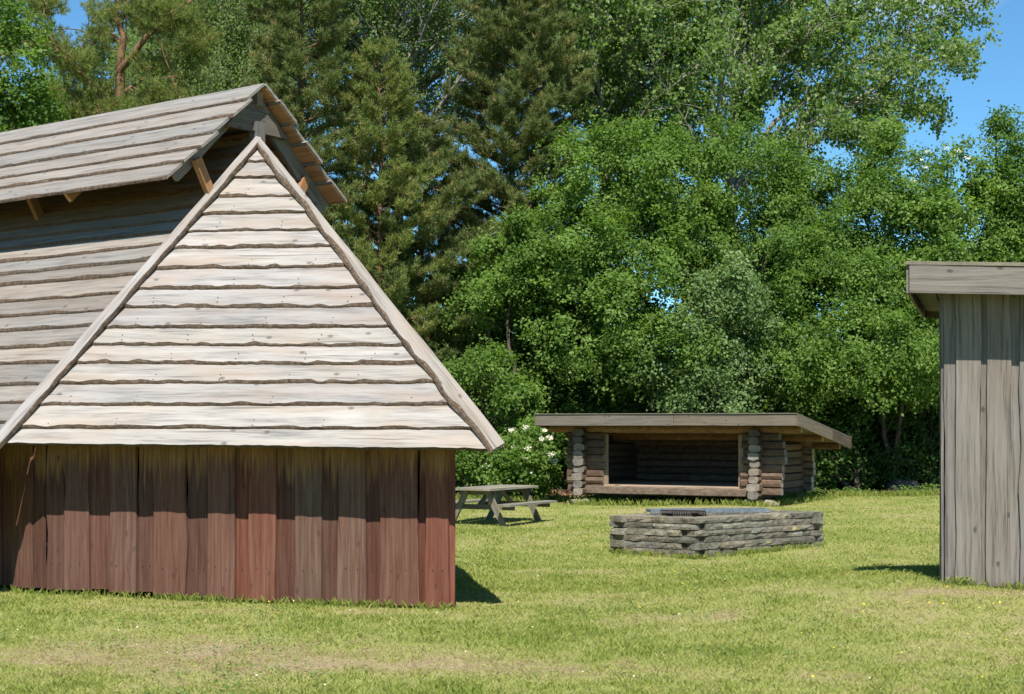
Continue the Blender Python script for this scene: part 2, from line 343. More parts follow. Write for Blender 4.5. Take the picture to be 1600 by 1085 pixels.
def build_ground():
    xs = np.concatenate([[-600, -200, -80, -40, -25, -18], np.arange(-14, 16.01, 0.16), [19, 26, 40, 80, 200, 600]])
    ys = np.concatenate([[-300, -80, -20, -5, 2, 5], np.arange(7, 46.01, 0.16), [49, 54, 62, 80, 120, 250, 600, 1500]])
    X, Y = np.meshgrid(xs, ys); Z = gz(X, Y)
    n, m_ = X.shape
    verts = np.stack([X.ravel(), Y.ravel(), Z.ravel()], 1)
    idx = np.arange(n * m_).reshape(n, m_)
    faces = np.stack([idx[:-1, :-1], idx[:-1, 1:], idx[1:, 1:], idx[1:, :-1]], -1).reshape(-1, 4)
    me = bpy.data.meshes.new("lawn_ground")
    me.from_pydata(verts.tolist(), [], faces.tolist())
    a = me.attributes.new("dry", 'FLOAT', 'POINT'); a.data.foreach_set("value", dryness(verts[:, 0], verts[:, 1]).astype(np.float32))
    a = me.attributes.new("soil", 'FLOAT', 'POINT'); a.data.foreach_set("value", soil(verts[:, 0], verts[:, 1]).astype(np.float32))
    me.polygons.foreach_set("use_smooth", [True] * len(me.polygons))
    m, nt, N, L, out = newmat("lawn_soil_and_thatch")
    tcn = N.new("ShaderNodeTexCoord")
    at = N.new("ShaderNodeAttribute"); at.attribute_name = "dry"; as_ = N.new("ShaderNodeAttribute"); as_.attribute_name = "soil"
    n1 = noise(N, L, tcn.outputs['Object'], 9, 6, .7); n2 = noise(N, L, tcn.outputs['Object'], 60, 3, .6)
    f = math_(N, L, 'ADD', at.outputs['Fac'], math_(N, L, 'MULTIPLY', math_(N, L, 'SUBTRACT', n1.outputs['Fac'], .5), .8))
    r = ramp(N, [(0.1, (0.19, 0.24, 0.05)), (0.5, (0.29, 0.29, 0.10)), (0.85, (0.34, 0.29, 0.15)), (1.0, (0.35, 0.28, 0.17))]); L.new(f, r.inputs[0])
    fine = ramp(N, [(0.3, (.55, .55, .55)), (0.7, (1.15, 1.15, 1.15))]); L.new(n2.outputs['Fac'], fine.inputs[0])
    c = mix(N, L, 1.0, r.outputs[0], fine.outputs[0], 'MULTIPLY')
    er = ramp(N, [(0.35, (0.045, 0.032, 0.02)), (0.65, (0.15, 0.10, 0.06))]); L.new(n1.outputs['Fac'], er.inputs[0])
    c = mix(N, L, as_.outputs['Fac'], c, er.outputs[0])
    b = N.new("ShaderNodeBsdfPrincipled"); L.new(c, b.inputs['Base Color']); b.inputs['Roughness'].default_value = 0.95; b.inputs['Specular IOR Level'].default_value = 0.1
    bp = N.new("ShaderNodeBump"); bp.inputs['Strength'].default_value = 0.6; bp.inputs['Distance'].default_value = 0.03
    L.new(n2.outputs['Fac'], bp.inputs['Height']); L.new(bp.outputs[0], b.inputs['Normal']); L.new(b.outputs[0], out.inputs[0])
    me.materials.append(m)
    o = bpy.data.objects.new("lawn_ground", me); link(o); o["kind"] = "structure"
build_ground()

# ------------------------------------------------------------------ board builder
def wob(n, amp, step=6, seed=None):
    r = random.Random(rnd.random() if seed is None else seed)
    k = max(2, n // step + 2); pts = [r.uniform(-1, 1) for _ in range(k + 1)]
    res = []
    for i in range(n + 1):
        t = i / max(1, n) * (k - 1); j = int(t); f = t - j; f = f * f * (3 - 2 * f)
        res.append(amp * (pts[j] * (1 - f) + pts[min(j + 1, k)] * f))
    return res

def board(name, O, U, V, N_, a0, b0, a1, b1, e0, e1, n_lo, n_hi, thick, mats, parent, seg=0.08, wlo=0.008, whi=0.004,
          bark=0.012, bark2=0.0, color=None, jag=0.004, e1b=None):
    """a sawn board: U its length, V across, N_ out of the plane. Lower edge e0 (u from a0 to b0) carries wane bark."""
    n = max(2, int(abs(b0 - a0) / seg)); n = min(n, 70)
    w0 = wob(n, wlo, 5); w0b = wob(n, wlo * .35, 2); w1 = wob(n, whi, 6); wb = wob(n, bark * .5, 2); wn_ = wob(n, 0.004, 8)
    rows = []
    uo, vo = rnd.uniform(0, 60), rnd.uniform(0, 60)
    verts, uvs = [], []
    for i in range(n + 1):
        s = i / n
        ul = a0 + (b0 - a0) * s; uu = a1 + (b1 - a1) * s
        lo = e0 + w0[i] + w0b[i] + rnd.uniform(-jag, jag); hi = (e1 if e1b is None else e1 + (e1b - e1) * s) + w1[i]
        bh = max(0.001, bark + wb[i]) if bark else 0.0
        bh2 = max(0.001, bark2 + wb[n - i] * (bark2 / max(bark, .001))) if bark2 else 0.0
        prof = [(ul, lo, n_lo), (ul, lo + bh * .45, n_lo + thick * .6 + rnd.uniform(0, .004) * (bark > 0)), (ul, lo + bh, n_lo + thick + wn_[i]),
                (uu, hi - bh2, n_hi + thick + wn_[i]), (uu, hi, n_hi)]
        if not bark: prof[1] = (ul, lo, n_lo + thick * .5)
        for (u, v, q) in prof:
            verts.append(O + U * u + V * v + N_ * q); uvs.append((u + uo, v + vo + q))
    faces, fm = [], []
    for i in range(n):
        a = i * 5; b = a + 5
        for k in range(5):
            k2 = (k + 1) % 5
            faces.append((a + k, b + k, b + k2, a + k2)); fm.append(1 if (k < 2 and bark) or (k == 3 and bark2) else 0)
    faces.append((4, 3, 2, 1, 0)); fm.append(0)
    e = n * 5; faces.append((e, e + 1, e + 2, e + 3, e + 4)); fm.append(0)
    # orientation: flip if needed
    if U.cross(V).dot(N_) < 0: faces = [tuple(reversed(f)) for f in faces]
    faces = [tuple(reversed(f)) for f in faces]
    return mesh(name, verts, faces, mats, parent, fm, uvs, color=color)

def beam(name, P, Q, w, h, mat, parent, up=Vector((0, 0, 1)), color=None, wobble=0.0, seg=0.25):
    """rectangular timber from P to Q"""
    P = Vector(P); Q = Vector(Q); U = (Q - P); Ln = U.length; U.normalize()
    S = U.cross(up); S.normalize(); T = S.cross(U); T.normalize()
    n = max(1, int(Ln / seg)) if wobble else 1
    uo = rnd.uniform(0, 50); verts, uvs, faces = [], [], []
    for i in range(n + 1):
        t = Ln * i / n
        d = Vector((rnd.uniform(-1, 1), rnd.uniform(-1, 1), rnd.uniform(-1, 1))) * wobble
        for k, (a, b) in enumerate([(-1, -1), (1, -1), (1, 1), (-1, 1)]):
            verts.append(P + U * t + S * (a * w / 2) + T * (b * h / 2) + d + Vector((rnd.uniform(-1, 1), rnd.uniform(-1, 1), rnd.uniform(-1, 1))) * wobble * .5)
            uvs.append((uo + t, uo + [0, w, w + h, 2 * w + h][k]))
    for i in range(n):
        a = 4 * i
        for k in range(4):
            faces.append((a + k, a + (k + 1) % 4, a + 4 + (k + 1) % 4, a + 4 + k))
    faces.append((3, 2, 1, 0)); e = 4 * n; faces.append((e, e + 1, e + 2, e + 3))
    return mesh(name, verts, faces, mat, parent, None, uvs, color=color)

def solid(name, poly_lo, poly_hi, mat, parent=None, color=None, loc=None):
    n = len(poly_lo); verts = list(poly_lo) + list(poly_hi)
    faces = [tuple(reversed(range(n))), tuple(range(n, 2 * n))] + [(i, (i + 1) % n, n + (i + 1) % n, n + i) for i in range(n)]
    uv = [(v[0] + v[1], v[2]) for v in verts]
    return mesh(name, verts, faces, mat, parent, None, uv, color=color, loc=loc)

def varcol(base=1.0, amp=0.12, hue=0.04):
    k = base * (1 + rnd.uniform(-amp, amp)); h = rnd.uniform(-hue, hue)
    return (k * (1 + h), k, k * (1 - h))

# ------------------------------------------------------------------ red plank longhouse
def ray_plane(px, py, O, Nn):
    d = Vector(((px - 800) / F, 1.0, -(py - HOR) / F)); C = Vector((0, 0, EYE))
    t = (O - C).dot(Nn) / d.dot(Nn); return C + d * t

def build_house():
    P0 = Vector((-0.54, 13.2, 0)); P1 = Vector((-4.19, 13.83, 0))
    rid = Vector((-.8, .6, 0)); UF = (P0 - P1).normalized()
    house = empty("plank_house", (P0.x, P0.y, g1(P0.x, P0.y)), "long low house of faded red planks under a steep pale board roof", "house")
    R = Vector((-.106, 12.7, 1.36)); Lc = Vector((-4.515, 13.46, 1.39)); A = Vector((-2.50, 15.2, 4.35))
    # --- hip (front) roof plane
    U = (R - Lc).normalized(); Nn = U.cross((A - Lc)).normalized()
    if Nn.y > 0: Nn = -Nn
    V = Nn.cross(U).normalized()
    if V.z < 0: V = -V
    O = Lc
    au = (A - O).dot(U); av = (A - O).dot(V); ru = (R - O).dot(U); rv = (R - O).dot(V)
    ys = [702, 678, 642, 607, 574, 544, 518, 485, 456.6, 426, 394, 366.5, 341, 314.5, 285, 260.6]
    vs = [(ray_plane(400, y, O, Nn) - O).dot(V) for y in ys]
    vs.append(av - 0.02)
    def ext(v):
        f = min(1, max(0, v / av)); return au * f, ru + (au - ru) * f
    for i in range(len(vs) - 1):
        lo, hi = vs[i], vs[i + 1] + 0.05
        l0, r0 = ext(lo); l1, r1 = ext(min(hi, av - .03))
        tl = rnd.uniform(-.008, .008)
        Ui = (U + V * tl).normalized()
        k = 1.0 + rnd.uniform(-.06, .06)
        board("roof_board", O, Ui, V, Nn, l0 - (.0 if i else -.03), r0 - .03, l1, r1 - .02, lo, min(hi, av), 0.030, 0.002, 0.030, [M['hip'], M['bark']], house,
              seg=.05, wlo=.0035, bark=rnd.uniform(.022, .036) if i else 0.004, color=(k, k * rnd.uniform(.985, 1.0), k * rnd.uniform(.95, 1.0)))
    # --- long left roof plane
    UL = rid; NL = UL.cross(A - Lc).normalized()
    if NL.z < 0: NL = -NL
    VL = NL.cross(UL).normalized()
    if VL.z < 0: VL = -VL
    al = (A - Lc).dot(UL); avl = (A - Lc).dot(VL)
    yl = [637, 609, 576, 551.5, 525, 503, 479, 454, 436, 416, 398, 384, 368, 345]
    vl = [(ray_plane(0, y, Lc, NL) - Lc).dot(VL) for y in yl]
    d_ = vl[0]; lows = []
    v = vl[0]
    while v > -0.80:
        v -= 0.235; lows.insert(0, v)
    vl = lows + vl
    while vl[-1] < avl - .2: vl.append(vl[-1] + .24)
    vl.append(avl)
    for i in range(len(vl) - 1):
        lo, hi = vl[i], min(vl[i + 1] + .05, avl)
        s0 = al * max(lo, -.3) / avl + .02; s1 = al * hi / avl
        if lo < -.05: s0 = s1 = -.09       # lowest eave boards, added unseen to shade the left wall, start behind hip corner
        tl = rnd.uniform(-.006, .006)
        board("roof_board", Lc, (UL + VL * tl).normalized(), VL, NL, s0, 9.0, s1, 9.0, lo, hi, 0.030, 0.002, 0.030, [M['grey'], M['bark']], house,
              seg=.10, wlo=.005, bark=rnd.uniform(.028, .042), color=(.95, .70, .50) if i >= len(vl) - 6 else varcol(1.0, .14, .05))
    # --- right and rear roof planes (hidden from the front)
    RD = Vector((-.13, .99, 0)).normalized(); R2 = R + RD * 4.3
    NR = RD.cross(A - R).normalized()
    if NR.z < 0: NR = -NR
    VR = NR.cross(RD).normalized()
    if VR.z < 0: VR = -VR
    aR = (A - R).dot(RD); avR = (A - R).dot(VR); k = 13
    for i in range(k):
        lo, hi = avR * i / k, min(avR * (i + 1) / k + .05, avR - .01)
        board("roof_board", R, RD, VR, NR, aR * lo / avR + .02, 4.3 + (aR - 4.3) * lo / avR, aR * hi / avR, 4.3 + (aR - 4.3) * hi / avR, lo, hi, .03, .002, .03,
              [M['grey'], M['bark']], house, seg=.3, bark=.02, color=varcol())
    NB = rid.cross(A - R2).normalized()
    if NB.z < 0: NB = -NB
    VB = NB.cross(rid).normalized()
    if VB.z < 0: VB = -VB
    aB = (A - R2).dot(rid); avB = (A - R2).dot(VB)
    for i in range(k):
        lo, hi = avB * i / k, min(avB * (i + 1) / k + .05, avB - .01)
        board("roof_board", R2, rid, VB, NB, aB * lo / avB + .02, 9.5, aB * hi / avB, 9.5, lo, hi, .03, .002, .03, [M['grey'], M['bark']], house, seg=.6, bark=.02, color=varcol())
    # --- hip boards
    def hipboard(P, Q, w, Nh, side, mat, bark, col, t=.035, off=.075):
        Ux = (Q - P).normalized(); Vx = Nh.cross(Ux).normalized() * side
        board("hip_board", P, Ux, Vx, Nh, 0, (Q - P).length, 0, (Q - P).length, 0, w, off, off, t, [mat, M['bark']], house, seg=.09, wlo=.014 if bark > .01 else .004, bark=bark, color=col)
    nh = (Nn + NL).normalized()
    tl_ = (Lc - A).normalized()
    tr_ = (R - A).normalized()
    def hb2(P, Q, w, wb_, out, mat, bark, col, off=.066):
        Ux = (Q - P).normalized(); Vx = Nn.cross(Ux).normalized()
        if Vx.dot(out) < 0: Vx = -Vx
        Ln = (Q - P).length
        board("hip_board", P, Ux, Vx, Nn, 0, Ln, 0, Ln, 0, w, off, off, .034, [mat, M['bark']], house, seg=.07, wlo=.016 if bark > .02 else .006, bark=bark, color=col, e1b=wb_)
    hb2(Lc + tl_ * .10 + U * .13, A - V * .02 + U * .07, .125, .085, -U, M['hip'], .016, (1.03, 1.02, 1.02), off=.07)
    hb2(R + tr_ * .10 - U * .13, A - V * .05 - U * .04, .165, .085, U, M['grey'], .036, (1.35, 1.33, 1.32), off=.068)
    # --- upper gable roof
    G = Vector((-2.394, 15.12, 4.92)); 
    left = Vector((-.6, -.8, 0)); right = -left
    hw = 1.10; drop = 1.05
    vl_ = (left * hw + Vector((0, 0, -drop))).normalized(); vr_ = (right * hw + Vector((0, 0, -drop))).normalized()
    SL = math.hypot(hw, drop)
    for side, vd in ((0, vl_), (1, vr_)):
        Nu = rid.cross(vd).normalized()
        if Nu.z < 0: Nu = -Nu
        Vu = -vd
        if side == 0:
            yy = [321.5, 301.5, 286, 269, 250, 232]; cuts = [(ray_plane(0, y, G, Nu) - G).dot(Vu) for y in yy] + [0.0]
        else:
            cuts = [-SL * (1 - j / 6) for j in range(7)]
        for i in range(6):
            lo, hi = cuts[i], min(0, cuts[i + 1] + .05)
            st = -.0 + (.05 * (i % 2)) + .02 * (5 - i) * (side == 0)
            if i == 0 and side == 0: st = .16
            mt = M['grey']
            board("ridge_roof_board", G, rid, Vu, Nu, st, 9.2, st, 9.2, lo, hi, .030, .004, .026, [mt, M['bark']], house, seg=.13, wlo=.004, bark=rnd.uniform(.022, .034),
                  color=varcol(1.05, .1, .04))
            if side == 1:   # unweathered underside battens seen below the overhang
                board("sheathing_board", G, rid, Vu, Nu, st + .01, 9.0, st + .01, 9.0, lo + .01, hi - .03, .018, -.006, .010, [M['fresh'], M['bark']], house, seg=.5, wlo=.003, bark=0, color=varcol(1.15, .12))
    # verge rafters, tie board, post, struts
    for vd, off in ((vl_, .30), (vr_, .26)):
        a = G + rid * off + vd * .12 + Vector((0, 0, -.10)); b = G + rid * off + vd * (SL - (.22 if vd is vl_ else .08)) + Vector((0, 0, -.10))
        beam("rafter", a, b, .045, .10 if vd is vl_ else .15, M['grey'], house, color=(.85, .82, .78), wobble=.006)
    for t in (1.8, 3.4, 5.0, 6.6, 8.2):
        for vd in (vl_, vr_):
            beam("rafter", G + rid * t + vd * .05 + Vector((0, 0, -.09)), G + rid * t + vd * (SL - .1) + Vector((0, 0, -.09)), .05, .11, M['fresh'], house)
    c0 = G + rid * .16
    tb = [c0 + vl_ * .56, c0 + vl_ * .44 + vr_ * .06 + Vector((0, 0, -.05)), c0 + vr_ * .46 + vl_ * .05 + Vector((0, 0, -.05)), c0 + vr_ * .60, c0 + vr_ * .06, c0 + vl_ * .06]
    tb = [p + Vector((0, 0, -.05)) for p in tb]
    solid("tie_board", tb, [p + rid * .035 for p in tb], M['grey'], house, color=(.7, .66, .62))
    pk = A + rid * .03
    beam("king_post", pk + Vector((0, 0, -.35)), pk + Vector((0, 0, .22)), .11, .11, M['grey'], house, up=Vector((.6, .8, 0)), color=(.62, .62, .64))
    beam("ridge_beam", G + rid * .12 + Vector((0, 0, -.12)), G + rid * 9 + Vector((0, 0, -.12)), .08, .14, M['beam'], house)
    for t in (.22, 2.9, 5.2, 7.4):
        for vd, sg in ((vl_, 1), (vr_, 1)):
            top = G + rid * t + vd * (SL - .50) + Vector((0, 0, -.10)); bot = top - vd.normalized() * .02 + Vector((-vd.x, -vd.y, 0)).normalized() * .26 + Vector((0, 0, -.50))
            beam("strut", top, bot, .06, .09, M['fresh'], house, color=(.8, .78, .75))
    # --- walls
    def wall(Pa, Pb, edges, z1, proud0, cols, nrm, thick=.026, z0s=None):
        Uw = (Pb - Pa).normalized()
        for i in range(len(edges) - 1):
            a, b = edges[i], edges[i + 1]
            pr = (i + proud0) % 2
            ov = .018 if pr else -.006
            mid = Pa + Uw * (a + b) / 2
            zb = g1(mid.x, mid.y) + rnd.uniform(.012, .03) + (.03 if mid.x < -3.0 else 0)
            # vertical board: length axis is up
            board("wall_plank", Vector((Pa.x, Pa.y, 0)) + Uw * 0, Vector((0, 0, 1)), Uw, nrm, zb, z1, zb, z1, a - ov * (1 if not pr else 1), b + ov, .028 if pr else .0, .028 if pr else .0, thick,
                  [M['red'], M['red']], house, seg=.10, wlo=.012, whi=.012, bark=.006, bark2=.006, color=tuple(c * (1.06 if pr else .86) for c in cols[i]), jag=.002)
    pxs = [73, 106, 140, 176, 215, 245, 292, 330, 367, 395, 430, 465, 502, 533, 571, 600, 653, 669, 700]
    Uw = (P0 - P1).normalized(); nF = Vector((Uw.y, -Uw.x, 0))
    ed = []
    for p in pxs:
        q = ray_plane(p, 880, P1, nF); ed.append((q - P1).dot(Uw))
    ed[0] = 0.0; ed[-1] = (P0 - P1).length
    base = (1, 1, 1)
    cols = [(1.0, .98, .95), (.95, .98, .98), (1.0, .9, .85), (.95, 1.0, 1.0), (.95, .9, .88), (1.0, .92, .85), (.95, .92, .9), (1.0, .98, .95), (1.3, .9, .72), (1.18, .95, .84), (1.0, .86, .78),
            (1.02, 1.22, 1.2), (.9, .88, .84), (1.08, 1.2, 1.14), (.95, .78, .7), (1.0, .95, .9), (1.15, .75, .62), (1.25, .92, .78)]
    # proud planks: 176-215 is index 3
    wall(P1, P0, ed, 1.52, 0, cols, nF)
    nS = Vector((-.6, -.8, 0))
    def runs(total, w=.2):
        e = [0.0]
        while e[-1] < total: e.append(e[-1] + w * rnd.uniform(.75, 1.3))
        e[-1] = total; return e
    P3 = P1 + rid * 9
    e2 = runs(9); wall(P3, P1, e2, 1.60, 0, [(.95, .9, .85)] * 99, nS)
    P4 = P0 + RD * 3.9; e3 = runs(3.9); nR = Vector((RD.y, -RD.x, 0)); wall(P0, P4, e3, 1.50, 1, [(1.2, 1, .95)] * 99, nR)
    P5 = P4 + rid * 9.2; e4 = runs(9.2, .25); wall(P4, P5, e4, 1.5, 0, [(1, 1, 1)] * 99, Vector((.6, .8, 0)))
    nv, nf_ = [], []
    def nail(P_, nrm_, r_=.0055):
        t1 = Vector((-nrm_.y, nrm_.x, 0)).normalized(); t2 = nrm_.cross(t1).normalized(); k0 = len(nv)
        for q in range(6):
            a_ = q * math.pi / 3; nv.append(P_ + nrm_ * .004 + t1 * math.cos(a_) * r_ + t2 * math.sin(a_) * r_)
        nf_.append(tuple(range(k0, k0 + 6)))
    for i in range(len(ed) - 1):
        for zz in (.32, .98):
            for f_ in ((.28, .72) if ed[i + 1] - ed[i] > .17 else (.5,)):
                q = P1 + UF * -0 + (P0 - P1).normalized() * (ed[i] + (ed[i + 1] - ed[i]) * f_ + rnd.uniform(-.01, .01)); q = Vector((q.x, q.y, zz + rnd.uniform(-.02, .02)))
                nail(q + nF * (.026 + (.028 if i % 2 else 0) + .002), nF)
    for i in range(1, len(vs) - 2):
        l_, r__ = ext(vs[i] + .08); u_ = l_ + .35
        while u_ < r__ - .25:
            for dv in (.05, .11): nail(O + U * (u_ + rnd.uniform(-.015, .015)) + V * (vs[i] + dv) + Nn * (.030 * (1 - dv / .25) + .033), Nn, .006)
            u_ += .62
    me_ = mesh("nail_heads", nv, nf_, M['rust'], house); me_["kind"] = "stuff"
    # corner strip at the right front corner
    beam("corner_post", P0 + Vector((.022, .01, g1(P0.x, P0.y) + .03)), P0 + Vector((.022, .01, 1.5)), .05, .06, M['red'], house, up=Vector((0, 1, 0)), color=(1.5, 1.0, .9))
    # inner frame: wall plates and posts (dark inside), closing gable at the far end
    beam("wall_plate", P1 + nF * -.12 + Vector((0, 0, 1.45)), P0 + nF * -.12 + Vector((0, 0, 1.45)), .12, .12, M['beam'], house)
    far = [P3 + Vector((0, 0, 0)), P5, P5 + Vector((0, 0, 1.5)), A + rid * 9 + Vector((0, 0, -.1)), P3 + Vector((0, 0, 1.5))]
    solid("end_wall", far, [p + rid * .04 for p in far], M['dark_in'], house)
    return house
build_house()

# ------------------------------------------------------------------ grey board shed at the right
def build_shed():
    C0 = Vector((3.74, 13.3, 0)); Uw = Vector((.955, -.297, 0)).normalized(); nF = Vector((Uw.y, -Uw.x, 0)); nB = -nF
    shed = empty("board_shed", (C0.x, C0.y, g1(C0.x, C0.y)), "tall shed of silver grey upright boards with a flat projecting roof", "shed")
    pxs = [1474, 1497, 1529, 1545, 1575, 1597]
    ed = [(ray_plane(p, 680, C0, nF) - C0).dot(Uw) for p in pxs]; ed[0] = 0
    while ed[-1] < 3.2: ed.append(ed[-1] + rnd.uniform(.10, .2))
    pr = [0, 1, 0, 1, 0, 1] + [k % 2 for k in range(60)]
    cols = [(.98, .97, .98), (1.0, .98, .96), (.88, .85, .82), (1.02, .98, .95), (.98, .97, .96), (1, 1, 1)] + [varcol(1, .08) for _ in range(60)]
    for i in range(len(ed) - 1):
        a, b = ed[i], ed[i + 1]; m = C0 + Uw * (a + b) / 2
        zb = g1(m.x, m.y) + rnd.uniform(-.01, .02)
        ov = .022 if pr[i] else .005
        if i == 2: ov = -.004
        board("wall_plank", C0, Vector((0, 0, 1)), Uw, nF, zb, 2.76 - .045 * a, zb, 2.76 - .045 * a, a - ov * (i > 0), b + ov, .026 * pr[i], .026 * pr[i], .024, [M['shed'], M['shed']], shed,
              seg=.09, wlo=.010, whi=.010, bark=.005, bark2=.005, jag=.0015, color=cols[i])
    # orange-brown inner batten showing through the gap
    beam("batten", C0 + Uw * (ed[2] - .004) + nF * -.002 + Vector((0, 0, .25)), C0 + Uw * (ed[2] - .004) + nF * -.002 + Vector((0, 0, 2.6)), .03, .03, M['fresh'], shed, up=Vector((0, 1, 0)), color=(.9, .6, .5))
    # side walls and back
    def zr_(p): return -.045 * (p - C0).dot(Uw)
    D = 2.6
    for (Pa, Pb, nn, L_) in ((C0, C0 + nB * D, Vector((-Uw.x, -Uw.y, 0)), D), (C0 + Uw * 3.2, C0 + Uw * 3.2 + nB * D, Uw, D), (C0 + nB * D, C0 + nB * D + Uw * 3.2, nB, 3.2)):
        Ux = (Pb - Pa).normalized(); a = 0; k = 0
        while a < L_:
            b = min(L_, a + rnd.uniform(.12, .2)); m = Pa + Ux * a
            if L_ - b < .06: b = L_
            board("wall_plank", Pa, Vector((0, 0, 1)), Ux, nn, g1(m.x, m.y), 2.74 + zr_((Pa + Ux * a)), g1(m.x, m.y), 2.74 + zr_((Pa + Ux * a)), a, b + .01, .002 + .02 * (k % 2), .002 + .02 * (k % 2), .022, [M['shed'], M['shed']], shed,
                  seg=.3, wlo=.004, bark=.004, color=varcol(1, .1)); a = b; k += 1
    # roof: fascia boards, deck, soffit
    zt, zb = 2.93, 2.695
    F0 = C0 + nF * .38 - Uw * .27
    SLP = .045
    def zr(p): return -SLP * (p - F0).dot(Uw)
    def fas(P, Q, nm="fascia_board"):
        u = (Q - P).normalized(); nn = Vector((u.y, -u.x, 0))
        ut = (u + Vector((0, 0, 1)) * ((zr(Q) - zr(P)) / (Q - P).length)); board(nm, Vector((P.x, P.y, zr(P))), ut, Vector((0, 0, 1)), nn, 0, (Q - P).length, 0, (Q - P).length, zb, zt, 0, 0, .025, [M['shed'], M['shed']], shed, seg=.12, wlo=.003, whi=.001, bark=.003, jag=.001, color=(1.02, 1.0, .98))
    F1 = F0 + Uw * 4.04; F2 = F1 + nB * 3.3; F3 = F0 + nB * 3.3
    fas(F0, F1); fas(F3, F0); fas(F1, F2); fas(F2, F3)
    e = .03
    poly = [F0 + (nF - Uw) * e, F1 + (nF + Uw) * e, F2 + (nB + Uw) * e, F3 + (nB - Uw) * e]
    solid("roof_cap", [p + Vector((0, 0, zr(p) + zt + .004)) for p in poly], [p + Vector((0, 0, zr(p) + zt + .034)) for p in poly], M['felt'], shed, color=(1.2, 1.15, 1.1))
    inn = [F0 + (nB + Uw) * .01, F1 + (nB - Uw) * .01, F2 + (nF - Uw) * .01, F3 + (nF + Uw) * .01]
    nb = 22
    for i in range(nb):
        t0, t1 = i / nb, (i + 1) / nb - .003
        q = [inn[0].lerp(inn[1], t0), inn[0].lerp(inn[1], t1), inn[3].lerp(inn[2], t1), inn[3].lerp(inn[2], t0)]
        solid("soffit_board", [p + Vector((0, 0, zr(p) + 2.765)) for p in q], [p + Vector((0, 0, zr(p) + 2.785)) for p in q], M['shed'], shed, color=varcol(.8, .1))
build_shed()

# ------------------------------------------------------------------ log shelter
SO = Vector((5.44, 34.0, 0)); SU = Vector((math.cos(TH), -math.sin(TH), 0)); SV = Vector((math.sin(TH), math.cos(TH), 0))
def S(u, v, z): return SO + SU * u + SV * v + Vector((0, 0, z))
def log(name, P, Q, r, parent, col=None, seg=.35, endmat=None, flat=1.04, wide=1.25):
    P = Vector(P); Q = Vector(Q); U = Q - P; Ln = U.length; U.normalize(); S_ = U.cross(Vector((0, 0, 1))).normalized(); T = S_.cross(U)
    n = max(2, int(Ln / seg)); K = 12; verts, uvs, faces, fm = [], [], [], []
    lob = [rnd.uniform(.88, 1.06) for _ in range(K)]
    for i in range(n + 1):
        rr = r * rnd.uniform(.96, 1.04); t = Ln * i / n
        c = P + U * t + S_ * rnd.uniform(-.006, .006)
        for k in range(K):
            a = 2 * math.pi * k / K; q = rr * lob[k] * rnd.uniform(.98, 1.02)
            ca, sa = math.cos(a), math.sin(a); verts.append(c + S_ * math.copysign(abs(ca) ** .62, ca) * q * wide + T * math.copysign(abs(sa) ** .55, sa) * q * flat); uvs.append((t, k / K * 2 * math.pi * r))
    for i in range(n):
        for k in range(K):
            a = i * K; faces.append((a + k, a + (k + 1) % K, a + K + (k + 1) % K, a + K + k)); fm.append(0)
    for base, dr, rev in ((0, -1, True), (n * K, 1, False)):
        ring = list(range(base, base + K)); s = len(verts)
        c = P if base == 0 else Q
        for k in range(K):
            verts.append(c + (verts[base + k] - c) * .94 + U * dr * .008); uvs.append((0, 0))
        for k in range(K):
            f = (base + k, base + (k + 1) % K, s + (k + 1) % K, s + k); faces.append(f if not rev else tuple(reversed(f))); fm.append(0)
        f = tuple(range(s, s + K)); faces.append(tuple(reversed(f)) if rev else f); fm.append(1)
    return mesh(name, verts, faces, [M['log'], endmat or M['logend']], parent, fm, uvs, color=col)

